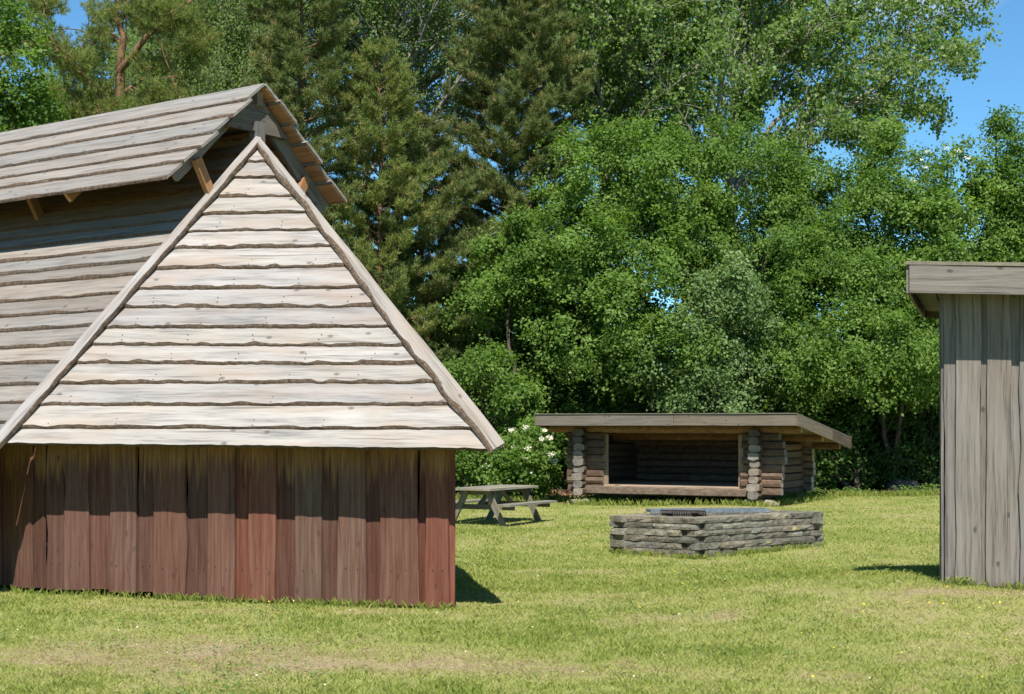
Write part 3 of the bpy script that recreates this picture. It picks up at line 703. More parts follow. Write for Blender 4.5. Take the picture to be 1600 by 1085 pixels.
def build_shelter():
    sh = empty("log_shelter", (SO.x, SO.y, g1(SO.x, SO.y)), "open fronted log shelter with a low sloping roof in front of the trees", "shelter")
    WL, DV = -4.27, 3.0
    z0 = -0.10; pit = .172; r = .088
    def roofz(v): return 1.60 - .133 * (v + .7)
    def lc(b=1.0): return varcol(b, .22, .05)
    # side walls: logs along V, ends stick out in front and at the back
    for u in (WL, 0.0):
        for k in range(9):
            z = z0 + pit * (k + .5)
            vend = DV + .28
            while roofz(vend) < z + r + .02 and vend > .2: vend -= .1
            vend = max(vend, .30)
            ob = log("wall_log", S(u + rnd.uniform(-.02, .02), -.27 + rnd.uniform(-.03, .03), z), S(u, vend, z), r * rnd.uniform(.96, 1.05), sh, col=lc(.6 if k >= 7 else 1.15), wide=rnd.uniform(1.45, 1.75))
    # front stub logs each side of the opening, half a course higher
    for k in range(8):
        z = z0 + pit * (k + 1.0)
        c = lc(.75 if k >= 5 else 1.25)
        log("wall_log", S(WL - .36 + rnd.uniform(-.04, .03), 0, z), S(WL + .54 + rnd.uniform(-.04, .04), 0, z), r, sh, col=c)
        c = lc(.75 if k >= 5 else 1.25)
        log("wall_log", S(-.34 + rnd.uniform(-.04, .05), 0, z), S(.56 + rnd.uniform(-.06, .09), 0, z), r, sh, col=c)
    # sill log under the deck
    log("sill_log", S(WL + .1, -.02, .03), S(-.1, -.02, .03), .10, sh, col=(1.5, 1.6, 1.65), wide=1.0, flat=1.0)
    # back wall, log colour raised to brighten the shaded interior
    for k in range(7):
        z = z0 + pit * (k + .95)
        log("wall_log", S(WL - .32, DV, z), S(.36 + rnd.uniform(-.04, .04), DV, z), r, sh, col=lc(1.9), seg=.6)
    # posts framing the opening
    for u in (WL + .56, -.36):
        beam("jamb_board", S(u, .0, .1), S(u, .0, 1.32), .035, .17, M['beam'], sh, up=SU, color=(1.2, 1.15, 1.1))
    # deck boards, tinted brighter too in place of light inside
    for i in range(14):
        v0 = -.02 + i * (DV / 14); v1 = v0 + DV / 14 - .012
        z = .125
        q = [S(WL + .1, v0, z), S(-.1, v0, z), S(-.1, v1, z), S(WL + .1, v1, z)]
        solid("floor_board", q, [p + Vector((0, 0, .03)) for p in q], M['beam'], sh, color=varcol(1.9, .15))
    # top plate and purlins
    log("purlin", S(WL - .85, -.02, 1.44), S(1.0, -.02, 1.44), .085, sh, col=(1.9, 1.6, 1.1), seg=.5, wide=1.0)
    log("purlin", S(WL - .7, 1.5, 1.255), S(1.02, 1.5, 1.255), .085, sh, col=(1.9, 1.5, .9), seg=.5)
    log("purlin", S(WL - .7, DV, roofz(DV) - .07), S(.98, DV, roofz(DV) - .07), .08, sh, col=(1.5, 1.2, .9), seg=.5)
    # roof deck boards running front to back
    nb = 34; u0, u1 = WL - .88, 1.10; vf, vb = -.68, 3.5
    for i in range(nb):
        a = u0 + (u1 - u0) * i / nb; b = u0 + (u1 - u0) * (i + 1) / nb - .008
        q = [S(a, vf, roofz(vf)), S(b, vf, roofz(vf)), S(b, vb, roofz(vb)), S(a, vb, roofz(vb))]
        solid("roof_board", q, [p + Vector((0, 0, .035)) for p in q], M['beam'], sh, color=varcol(1.0, .15))
    lift = .175
    q = [S(u0 - .03, vf - .06, roofz(vf - .06) + lift), S(u1 + .03, vf - .06, roofz(vf - .06) + lift), S(u1 + .03, vb + .05, roofz(vb) + lift), S(u0 - .03, vb + .05, roofz(vb) + lift)]
    solid("roof_cover", q, [p + Vector((0, 0, .02)) for p in q], M['felt'], sh)
    q = [S(u0 + .02, vf + .02, roofz(vf) + .037), S(u1 - .02, vf + .02, roofz(vf) + .037), S(u1 - .02, vb - .02, roofz(vb) + .037), S(u0 + .02, vb - .02, roofz(vb) + .037)]
    solid("roof_turf_layer", q, [p + Vector((0, 0, .13)) for p in q], M['felt'], sh)
    # fascia
    def fb(P, Q, h0, h1, c):
        U = (Q - P); Ln = U.length; U = U.normalized(); nn = Vector((U.y, -U.x, 0)).normalized(); Vz = Vector((0, 0, 1))
        board("fascia_board", P, U, Vz, nn, 0, Ln, 0, Ln, h0, h1, 0, 0, .03, [M['fascia'], M['fascia']], sh, seg=.3, wlo=.003, whi=.001, bark=.002, jag=.001, color=c)
    P, Q = S(u0, vf - .01, roofz(vf)), S(u1, vf - .01, roofz(vf))
    fb(P, P.lerp(Q, .55), -.075, .172, (1.0, .97, .93)); fb(P.lerp(Q, .552), Q, -.07, .172, (1.0, .93, .84))
    P, Q = S(u1 + .004, vf - .03, roofz(vf)), S(u1 + .004, vb, roofz(vb))
    fb(P, P.lerp(Q, .62), -.07, .172, (.95, .85, .7)); fb(P.lerp(Q, .622), Q, -.075, .172, (.62, .52, .42))
    P, Q = S(u0 - .004, vb, roofz(vb)), S(u0 - .004, vf - .03, roofz(vf)); fb(P, Q, -.07, .172, (.8, .75, .7))
    # interior: inner bench board glimpsed at the back
    # foundation stones
    for (u, v, rr) in ((WL - .02, -.12, .23), (-.12, -.10, .17), (.30, -.05, .16), (WL, DV, .2), (0, DV, .2)):
        c = S(u, v, 0); z = g1(c.x, c.y)
        blob("foundation_stone", Vector((c.x, c.y, z + .035)), (rr, rr * .8, .11), M['pad'], sh, seed=int(rr * 900 + u * 7))
def blob(name, c, rad, mat, parent, seed=1, rough=.12, sub=2, color=None, loc=None):
    import bmesh
    bm = bmesh.new(); bmesh.ops.create_icosphere(bm, subdivisions=sub, radius=1.0)
    r = random.Random(seed); ph = [r.uniform(0, 6) for _ in range(6)]
    vs = []
    for v in bm.verts:
        d = v.co.normalized()
        k = 1 + rough * (math.sin(3.1 * d.x + ph[0]) * math.cos(2.7 * d.y + ph[1]) + .6 * math.sin(5.3 * d.z + ph[2] + 3 * d.x)) + r.uniform(-.03, .03)
        q = [math.copysign(abs(x) ** .75, x) for x in d]
        vs.append((c[0] + q[0] * rad[0] * k, c[1] + q[1] * rad[1] * k, c[2] + q[2] * rad[2] * k))
    fs = [tuple(x.index for x in f.verts) for f in bm.faces]; bm.free()
    return mesh(name, vs, fs, mat, parent, smooth=False, color=color, loc=loc)
build_shelter()

# ------------------------------------------------------------------ stone fire pit
def rock_slab(name, O, U, V, a, b, z0, z1, depth, parent, color):
    """rough stone: U along the wall, V into the wall"""
    n = max(2, int((b - a) / .10)); verts, faces = [], []
    for i in range(n + 1):
        t = a + (b - a) * i / n; e = .012 if i in (0, n) else 0
        j = lambda s: rnd.uniform(-s, s)
        for (d, z) in ((0.004 + e * .6 + j(.007), z0 + .002 + e * .2 + j(.003)), (-.003 + e * .5 + j(.007), (z0 + z1) / 2 + j(.006)), (.001 + e * .5 + j(.006), z1 - .002 - e * .2 + j(.003)), (depth, z1 + j(.003)), (depth, z0)):
            verts.append(O + U * (t + j(.006)) + V * d + Vector((0, 0, z)))
    for i in range(n):
        for k in range(5):
            faces.append((i * 5 + k, i * 5 + (k + 1) % 5, (i + 1) * 5 + (k + 1) % 5, (i + 1) * 5 + k))
    faces.append((0, 4, 3, 2, 1)); e = n * 5; faces.append((e, e + 1, e + 2, e + 3, e + 4))
    if U.cross(V).z > 0: faces = [tuple(reversed(f)) for f in faces]
    faces = [tuple(reversed(f)) for f in faces]
    return mesh(name, verts, faces, M['stone'], parent, color=color)

def build_pit():
    c = Vector((2.60, 21.85, 0)); l = Vector((1.43, 22.65, 0)); r_ = Vector((4.78, 23.55, 0)); back = l + (r_ - c)
    pit = empty("stone_fire_pit", (c.x, c.y, g1(c.x, c.y)), "low fire pit of dry stacked grey stone slabs on the lawn before the log shelter", "fire pit")
    base = -.41; top = .235; n = 7
    corners = [l, c, r_, back]
    for si in range(4):
        P, Q = corners[si], corners[(si + 1) % 4]; U = (Q - P).normalized(); V = Vector((-U.y, U.x, 0)); Ln = (Q - P).length
        cuts = [base] + [base + (top - base) * (k + 1) / n + rnd.uniform(-.009, .009) * (k < n - 1) for k in range(n)]
        for k in range(n):
            a = .0 if (k + si) % 2 else .26
            end = Ln if (k + si + 1) % 2 == 0 or True else Ln
            e2 = Ln if ((k + si + 1) % 2 == 1) == True else Ln
            # alternate corner bonding: this side owns its end corner on odd courses
            own_end = (k + si + 1) % 2 == 0
            e2 = Ln - .0 if own_end else Ln - .225
            a = .0 if (k + si) % 2 == 1 else .225
            pass
            t = a
            while t < e2 - .02:
                w = rnd.uniform(.22, .78)
                if e2 - t - w < .18: w = e2 - t
                if k == n - 1: depth = .27 + rnd.uniform(-.01, .02)
                else: depth = .24
                tilt = rnd.choice([0, 0, 0, 1]); col = varcol(rnd.choice([.75, .9, 1.0, 1.15]), .12, .05)
                of = V * rnd.uniform(-.014, .016)
                rock_slab("stone", P + of, U, V, t + .004, t + w - .005, cuts[k] + .002, cuts[k + 1] - .002 + rnd.uniform(-.003, .001), depth, pit, col)
                t += w
    ins = [p for p in corners]; cen = sum(ins, Vector()) / 4
    # dark core behind the joints, ash bed
    for si in range(4):
        P, Q = corners[si], corners[(si + 1) % 4]; U = (Q - P).normalized(); V = Vector((-U.y, U.x, 0))
        q = [P + V * .05 + U * .05, Q + V * .05 - U * .05, Q + V * .21 - U * .21, P + V * .21 + U * .21]
        solid("rubble_core", [p + Vector((0, 0, base + .02)) for p in q], [p + Vector((0, 0, top - .03)) for p in q], M['dirt'], pit)
    q = [p + (cen - p).normalized() * .30 for p in corners]
    solid("ash_bed", [p + Vector((0, 0, -.33)) for p in q], [p + Vector((0, 0, -.12)) for p in q], M['dirt'], pit)
    # steel frame lying across the rim
    U = (r_ - c).normalized(); V = Vector((-U.y, U.x, 0))
    gr = empty("grill_frame", c + U * .9 + V * .5 + Vector((0, 0, top)), "blue grey steel grill frame lying across the stone fire pit", "grill")
    zt = top + .035
    FA = W(1016, 795, 22.95); FB = W(1203, 803, 23.15)
    Fu = Vector((FB.x - FA.x, FB.y - FA.y, 0)); fl = Fu.length; Fu.normalize(); Fv = Vector((-Fu.y, Fu.x, 0)); FA = Vector((FA.x, FA.y, zt))
    for v in (0.0, .30):
        beam("frame_bar", FA + Fv * v + Fu * 0, FA + Fv * v + Fu * fl, .05, .05, M['steel'], gr)
    for t in (.0, fl * .5, fl):
        beam("cross_bar", FA + Fu * (t + .03 * (t == 0) - .03 * (t == fl)) + Fv * .03, FA + Fu * (t + .03 * (t == 0) - .03 * (t == fl)) + Fv * .27, .05, .04, M['steel'], gr)
    for k in range(14):
        t = fl * .55 + k * (fl * .42 / 14)
        beam("grate_bar", FA + Fu * t + Fv * .03, FA + Fu * t + Fv * .27, .008, .008, M['steel'], gr)
    # coil of dark chain/spring on the rim
    co = empty("rusty_coil", c + U * .1 + V * .35 + Vector((0, 0, top)), "dark rusty coil spring lying on the fire pit rim", "coil")
    A_ = W(1033, 806, 22.62); B_ = W(1103, 807, 22.42); A_.z = B_.z = top + .035
    turns = 26; K = turns * 10; path = []
    ax = (B_ - A_); un = ax.normalized(); sd_ = un.cross(Vector((0, 0, 1))).normalized()
    for i in range(K + 1):
        a = 2 * math.pi * turns * i / K; path.append(A_ + ax * i / K + sd_ * math.cos(a) * .04 + Vector((0, 0, math.sin(a) * .04)))
    tube_obj("spring_wire", [(path, .008, .008)], M['rust'], co, K=4)

def tube_geo(lines, K=6):
    verts, faces = [], []
    for (pts, r0, r1) in lines:
        n = len(pts); base = len(verts); prev = None
        for i, p in enumerate(pts):
            d = (pts[min(i + 1, n - 1)] - pts[max(i - 1, 0)]).normalized()
            ref = Vector((0, 0, 1)) if abs(d.z) < .9 else Vector((1, 0, 0))
            s = d.cross(ref).normalized(); t = s.cross(d)
            r = r0 + (r1 - r0) * i / max(1, n - 1)
            for k in range(K):
                a = 2 * math.pi * k / K; verts.append(p + s * math.cos(a) * r + t * math.sin(a) * r)
        for i in range(n - 1):
            for k in range(K):
                a = base + i * K; faces.append((a + k, a + (k + 1) % K, a + K + (k + 1) % K, a + K + k))
        faces.append(tuple(base + (n - 1) * K + k for k in range(K)))
    return verts, faces
def tube_obj(name, lines, mat, parent, K=6, color=None):
    v, f = tube_geo(lines, K); return mesh(name, v, f, mat, parent, smooth=True, color=color)
build_pit()

# ------------------------------------------------------------------ picnic table
def build_table():
    base = Vector((-.33, 31.0, 0)); base.z = g1(base.x, base.y) - .02
    t = empty("picnic_table", base, "weathered wooden picnic table with two attached benches standing on the lawn", "picnic table")
    Ld = Vector((.50, .866, 0)); Wd = Vector((.866, -.50, 0)); Z = Vector((0, 0, 1)); hl = .98; H = .74
    def P(l, w, z): return base + Ld * l + Wd * w + Z * z
    for i in range(5):
        w = -.36 + i * .18
        beam("table_board", P(-hl, w, H), P(hl, w, H), .17, .042, M['table'], t, color=varcol(1.35, .1))
    for s in (-1, 1):
        for i in range(2):
            w = s * (.66 + i * .15)
            beam("bench_board", P(-hl, w, .44), P(hl, w, .44), .14, .042, M['table'], t, color=varcol(1.25, .1))
    for l in (-.72, .72):
        for s in (-1, 1):
            beam("leg", P(l, s * .62, -.01), P(l, s * .24, H - .03), .12, .05, M['table'], t, up=Ld, color=varcol(1.0, .1))
        beam("bench_support", P(l + .05, -.82, .385), P(l + .05, .82, .385), .05, .10, M['table'], t, color=varcol(.8, .1))
        beam("table_support", P(l + .05, -.40, H - .07), P(l + .05, .40, H - .07), .05, .09, M['table'], t, color=varcol(.8, .1))
        beam("brace", P(l * .93, 0, .40), P(l * .25, 0, H - .04), .05, .08, M['table'], t, color=varcol(.9, .1))
build_table()
#@@TREES

# ------------------------------------------------------------------ vegetation
def unit(a): return a / np.maximum(1e-9, np.linalg.norm(a, axis=-1, keepdims=True))
def leaf_quads(c, nrm, ln, wd, droop=0.25):
    n = len(c)
    r = unit(rng.normal(size=(n, 3))); r[:, 2] -= droop
    a = unit(r - nrm * np.sum(r * nrm, 1, keepdims=True)); b = np.cross(nrm, a)
    ln = np.asarray(ln).reshape(-1, 1); wd = np.asarray(wd).reshape(-1, 1)
    fold = nrm * wd * 0.18
    q = np.stack([c - a * ln * .5, c + b * wd * .5 - a * ln * .05 + fold, c + a * ln * .5, c - b * wd * .5 - a * ln * .05 + fold], 1)
    return q.reshape(-1, 3)

def bend_line(P, Q, sag=.1, n=6, jit=.06):
    P = Vector(P); Q = Vector(Q); L = (Q - P).length; pts = []
    off = Vector((rnd.uniform(-1, 1), rnd.uniform(-1, 1), rnd.uniform(.2, 1))) * sag * L
    for i in range(n + 1):
        t = i / n; pts.append(P.lerp(Q, t) + off * math.sin(math.pi * t) + Vector((rnd.uniform(-1, 1), rnd.uniform(-1, 1), rnd.uniform(-1, 1))) * jit * L * .3 * (0 < i < n))
    return pts

BR = dict(n=0)
def broad_tree(name, label, cat, base, blobs, mat='leaf_maple', bark='barkdark', group=None, prim_r=.62, dens=1.0, leaf=.092, leaves_per=25, tint0=.45, stems=2, flowers=None, cull=.55, up=.4, spr_r=.155, stemr=.09):
    """blobs: list of (centre Vector, rx, ry, rz) crown masses"""
    base = Vector(base); base.z = g1(base.x, base.y)
    t = empty(name, base, label, cat, group)
    C, Nn, T, PL = [], [], [], []
    lines = []; tops = []
    for (c, rx, ry, rz) in blobs:
        area = (rx * rz + rx * ry + ry * rz) * 4.2
        npri = max(5, int(area / (prim_r ** 2 * 2.6) * dens))
        d = unit(rng.normal(size=(npri * 3, 3)))
        keep = (d[:, 1] < .45) | (rng.random(len(d)) > cull)
        d = d[keep][:npri]
        rad = rng.uniform(.50, 1.10, size=(len(d), 1))
        pc = np.array(c) + d * rad * np.array([rx, ry, rz])
        pr = prim_r * rng.uniform(.4, 1.3, size=len(d))
        ks = max(3, len(d) // 3); ds = unit(rng.normal(size=(ks, 3)) + np.array([0, -.3, 1.0])); ps = np.array(c) + ds * rng.uniform(1.05, 1.28, size=(ks, 1)) * np.array([rx, ry, rz])
        d = np.concatenate([d, unit(ds + np.array([0, 0, 1.5]))]); pc = np.concatenate([pc, ps]); pr = np.concatenate([pr, prim_r * rng.uniform(.28, .55, size=ks)])
        PL.append(pc)
        for k in range(len(d)):
            ns = max(4, int(13 * (pr[k] / prim_r) ** 2 * 1.6 * (prim_r / .62) ** 2 / (spr_r / .17) ** 2))
            sd = unit(rng.normal(size=(ns, 3)) + d[k] * .7 + np.array([0, 0, .35]))
            ax3 = rng.uniform(.6, 1.35, size=3); sc = pc[k] + sd * pr[k] * (rng.uniform(.3, 1.0, size=(ns, 1)) + (rng.random((ns, 1)) < .15) * rng.uniform(.2, .7, size=(ns, 1))) * ax3
            nl = int(leaves_per)
            dn = unit(sd * .8 + np.array([0, -.2, up]) + rng.normal(size=(ns, 3)) * .35)
            off = rng.normal(size=(ns, nl, 3)) * spr_r
            h = np.sum(off * dn[:, None, :], 2, keepdims=True); off = off - dn[:, None, :] * h * .72
            cc = sc[:, None, :] + off
            nn = unit(dn[:, None, :] + rng.normal(size=(ns, nl, 3)) * .5)
            tt = tint0 + rng.normal(size=(ns, 1)) * .13 + rng.normal() * .12 + rng.normal(size=(ns, nl)) * .13
            C.append(cc.reshape(-1, 3)); Nn.append(nn.reshape(-1, 3)); T.append(tt.ravel())
    C = np.concatenate(C); Nn = np.concatenate(Nn); T = np.clip(np.concatenate(T), 0, 1)
    ok = C[:, 2] > gz(C[:, 0], C[:, 1]) + .05
    C, Nn, T = C[ok], Nn[ok], T[ok]
    sz = leaf * rng.uniform(.65, 1.25, size=len(C))
    V = leaf_quads(C, Nn, sz, sz * .78)
    np_mesh("crown", V, 4, M[mat], t, T)
    BR['n'] += len(C) * 2
    # stems and limbs
    P = np.concatenate(PL); rnd.random()
    for s in range(stems):
        top = blobs[min(s, len(blobs) - 1)][0] + Vector((rnd.uniform(-.3, .3), 0, blobs[min(s, len(blobs) - 1)][3] * .5))
        st = base + Vector((rnd.uniform(-.25, .25) * (stems > 1), rnd.uniform(-.2, .2) * (stems > 1), -.05))
        tp = bend_line(st, top, .05, 9, .05); lines.append((tp, stemr, stemr * .25))
        idx = rng.choice(len(P), size=min(len(P), 22), replace=False)
        for i in idx:
            q = Vector(P[i]); hz = max(.25, min(.9, ((q.z - st.z) * .55) / max(.1, (top.z - st.z)))); a = tp[int(hz * 9)]
            if (q - a).length < 2.0: lines.append((bend_line(a, q, .12, 5, .08), stemr * .28, .008))
    tube_obj("trunk", lines, M[bark], t, K=6)
    if flowers:
        fc = []; fn = []
        for (px_, py_, d_) in flowers:
            c0 = np.array(W(px_, py_, d_ + rng.uniform(-.18, .15))); k = int(rng.integers(25, 70)); rr = rng.uniform(.05, .13)
            a = rng.uniform(0, 6.28, k); q = np.sqrt(rng.random(k)) * rr
            fc.append(c0 + np.stack([np.cos(a) * q, np.sin(a) * q * .7 - q * .2, np.sin(a) * q * .55 + rng.normal(size=k) * .012], 1)); fn.append(unit(np.array([0, -.6, .8]) + rng.normal(size=(k, 3)) * .3))
            m0 = np.concatenate(fc[-1:]); 
            np_mesh("flower_head", leaf_quads(m0, fn[-1], np.full(k, .028), np.full(k, .028)), 4, M['blossom'], t, rng.random(k))
    return t

def pxblob(px, py, d, rpx, rpy, ry=1.2):
    s = d / F; return (W(px, py, d), rpx * s, ry, rpy * s)

# --- pines
def needle_tufts(c, dirs, nn, ln, wd, tint):
    """c tufts (k,3); dirs (k,3)"""
    k = len(c)
    d = unit(dirs[:, None, :] * .9 + rng.normal(size=(k, nn, 3)) * .62)
    s = unit(np.cross(d, rng.normal(size=(k, nn, 3))))
    b = c[:, None, :] + rng.normal(size=(k, nn, 3)) * .025 
    l = ln * rng.uniform(.7, 1.2, size=(k, nn, 1))
    q = np.stack([b - s * wd * .5, b + s * wd * .5, b + d * l], 2)
    tt = np.clip(tint[:, None] + rng.normal(size=(k, nn)) * .09, 0, 1)
    return q.reshape(-1, 3), tt.ravel()

def pine(name, label, base, top, prof, group, mat='needle', nbr=95, tw=13, tuft=5, nn=13, rise=.25, ln=.15, wd=.020, low=.12, gap=0.0, seed=0, trunkr=.17, flat=1.0, bark='barkpine'):
    """prof(t) gives branch length at relative height t"""
    base = Vector(base); base.z = g1(base.x, base.y); top = Vector(top)
    t = empty(name, base, label, "pine tree", group)
    lines = [(bend_line(base, top, .015, 12, .01), trunkr, .02)]; tp = lines[0][0]
    C, D, T = [], [], []
    for i in range(nbr):
        h = low + (1 - low) * (i + rnd.random()) / nbr
        f = h * 12; j = min(11, int(f)); p = tp[j].lerp(tp[j + 1], f - j)
        az = i * 2.399 + rnd.uniform(-.5, .5)
        if math.sin(az) > .5 and rnd.random() < .45: continue
        L = prof(h) * rnd.uniform(.65, 1.15)
        if L < .1: L = .12
        d = Vector((math.cos(az), math.sin(az) * flat, rise + .5 * h * rise + rnd.uniform(-.15, .15)))
        q = p + d.normalized() * L
        bl = bend_line(p, q, .08, 5, .05); bl[-1] += Vector((0, 0, .08 * L))
        lines.append((bl, max(.012, trunkr * .26 * (1 - h * .6)), .006))
        bt = rnd.gauss(0, .06)
        m = max(4, int(tw * L / 1.8) + 2)
        for k in range(m):
            s = .22 + .78 * (k + rnd.random()) / m; f2 = s * 5; jj = min(4, int(f2)); a = bl[jj].lerp(bl[jj + 1], f2 - jj)
            dd = (bl[jj + 1] - bl[jj]).normalized(); side = dd.cross(Vector((0, 0, 1))).normalized() * rnd.choice([-1, 1])
            tl = (.18 + .42 * L * .35 * (1.15 - s)) * rnd.uniform(.7, 1.3)
            td = (dd * .7 + side * .8 + Vector((0, 0, rnd.uniform(.05, .6)))).normalized()
            for u in range(tuft):
                w = (u + rnd.random()) / tuft
                C.append(a + td * tl * w + Vector((rnd.uniform(-1, 1), rnd.uniform(-1, 1), rnd.uniform(-.6, 1))) * .06)
                D.append((td * .5 + Vector((0, 0, .85))) if u > tuft * .5 else td + Vector((0, 0, .4))); T.append(.42 + bt + (.42 if (rnd.random() < .10 and u >= tuft - 2) else 0))
    C = np.array(C); D = unit(np.array(D)); T = np.array(T)
    V, tt = needle_tufts(C, D, nn, ln, wd, T)
    np_mesh("crown", V, 3, M[mat], t, tt); BR['n'] += len(tt)
    tube_obj("trunk", lines, M[bark], t, K=6)
    return t

# --- open trees with visible limbs (poplars, birch)
def open_tree(name, label, cat, base, limbs, mat, bark, group=None, levels=2, nsub=9, leafn=9, leaf=.085, sub_len=.42, hang=.5, tint0=.5, spread=.11, wdr=.85, zlim=None, sub2=5):
    base = Vector(base); base.z = g1(base.x, base.y)
    t = empty(name, base, label, cat, group); lines = []; C = []; 
    def twigleaves(pts, n, sp):
        for _ in range(n):
            s = rnd.uniform(.15, 1.0) * (len(pts) - 1); j = min(len(pts) - 2, int(s)); p = pts[j].lerp(pts[j + 1], s - j)
            C.append(p + Vector((rnd.gauss(0, 1), rnd.gauss(0, 1), rnd.gauss(-.35, 1))) * sp)
    def grow(pts, r0, r1, level, L):
        lines.append((pts, r0, r1))
        if level == 0: 
            twigleaves(pts, int(leafn * (1 + L * 3)), spread); return
        ns = int((nsub if level == levels else sub2) * (.5 + L * (.22 if level == levels else .6)))
        for k in range(ns):
            s = (.12 if level < levels else .22) + (1 - (.12 if level < levels else .22)) * (k + rnd.random()) / ns; f = s * (len(pts) - 1); j = min(len(pts) - 2, int(f)); p = pts[j].lerp(pts[j + 1], f - j)
            d = (pts[j + 1] - pts[j]).normalized(); az = Vector((rnd.gauss(0, 1), rnd.gauss(0, 1), rnd.gauss(.15, .8)))
            az = (az - d * az.dot(d)).normalized()
            dr = (d * .75 + az * .8).normalized()
            l = max(.35, L * sub_len * (1.15 - s * .75)) * rnd.uniform(.6, 1.2)
            rr = (r0 + (r1 - r0) * s) * .5
            grow(bend_line(p, p + dr * l, .08, 4, .08), max(.005, rr), .004, level - 1, l)
        twigleaves(pts[len(pts) // 2:], int(leafn * .6), spread)
    for (pts, r0, r1) in limbs:
        pts = [Vector(p) for p in pts]; fine = []
        for i in range(len(pts) - 1):
            for k in range(3): fine.append(pts[i].lerp(pts[i + 1], k / 3) + Vector((rnd.uniform(-1, 1), rnd.uniform(-1, 1), rnd.uniform(-1, 1))) * .05)
        fine.append(pts[-1]); L = sum((pts[i + 1] - pts[i]).length for i in range(len(pts) - 1))
        grow(fine, r0, r1, levels, L)
    tube_obj("trunk", lines, M[bark], t, K=5)
    C = np.array(C); n = len(C)
    nn = unit(rng.normal(size=(n, 3)) * np.array([1, 1, .6]) + np.array([0, -.5, .25]))
    sz = leaf * rng.uniform(.7, 1.25, size=n)
    np_mesh("crown", leaf_quads(C, nn, sz, sz * wdr, hang), 4, M[mat], t, np.clip(tint0 + rng.normal(size=n) * .2, 0, 1)); BR['n'] += 2 * n
    return t

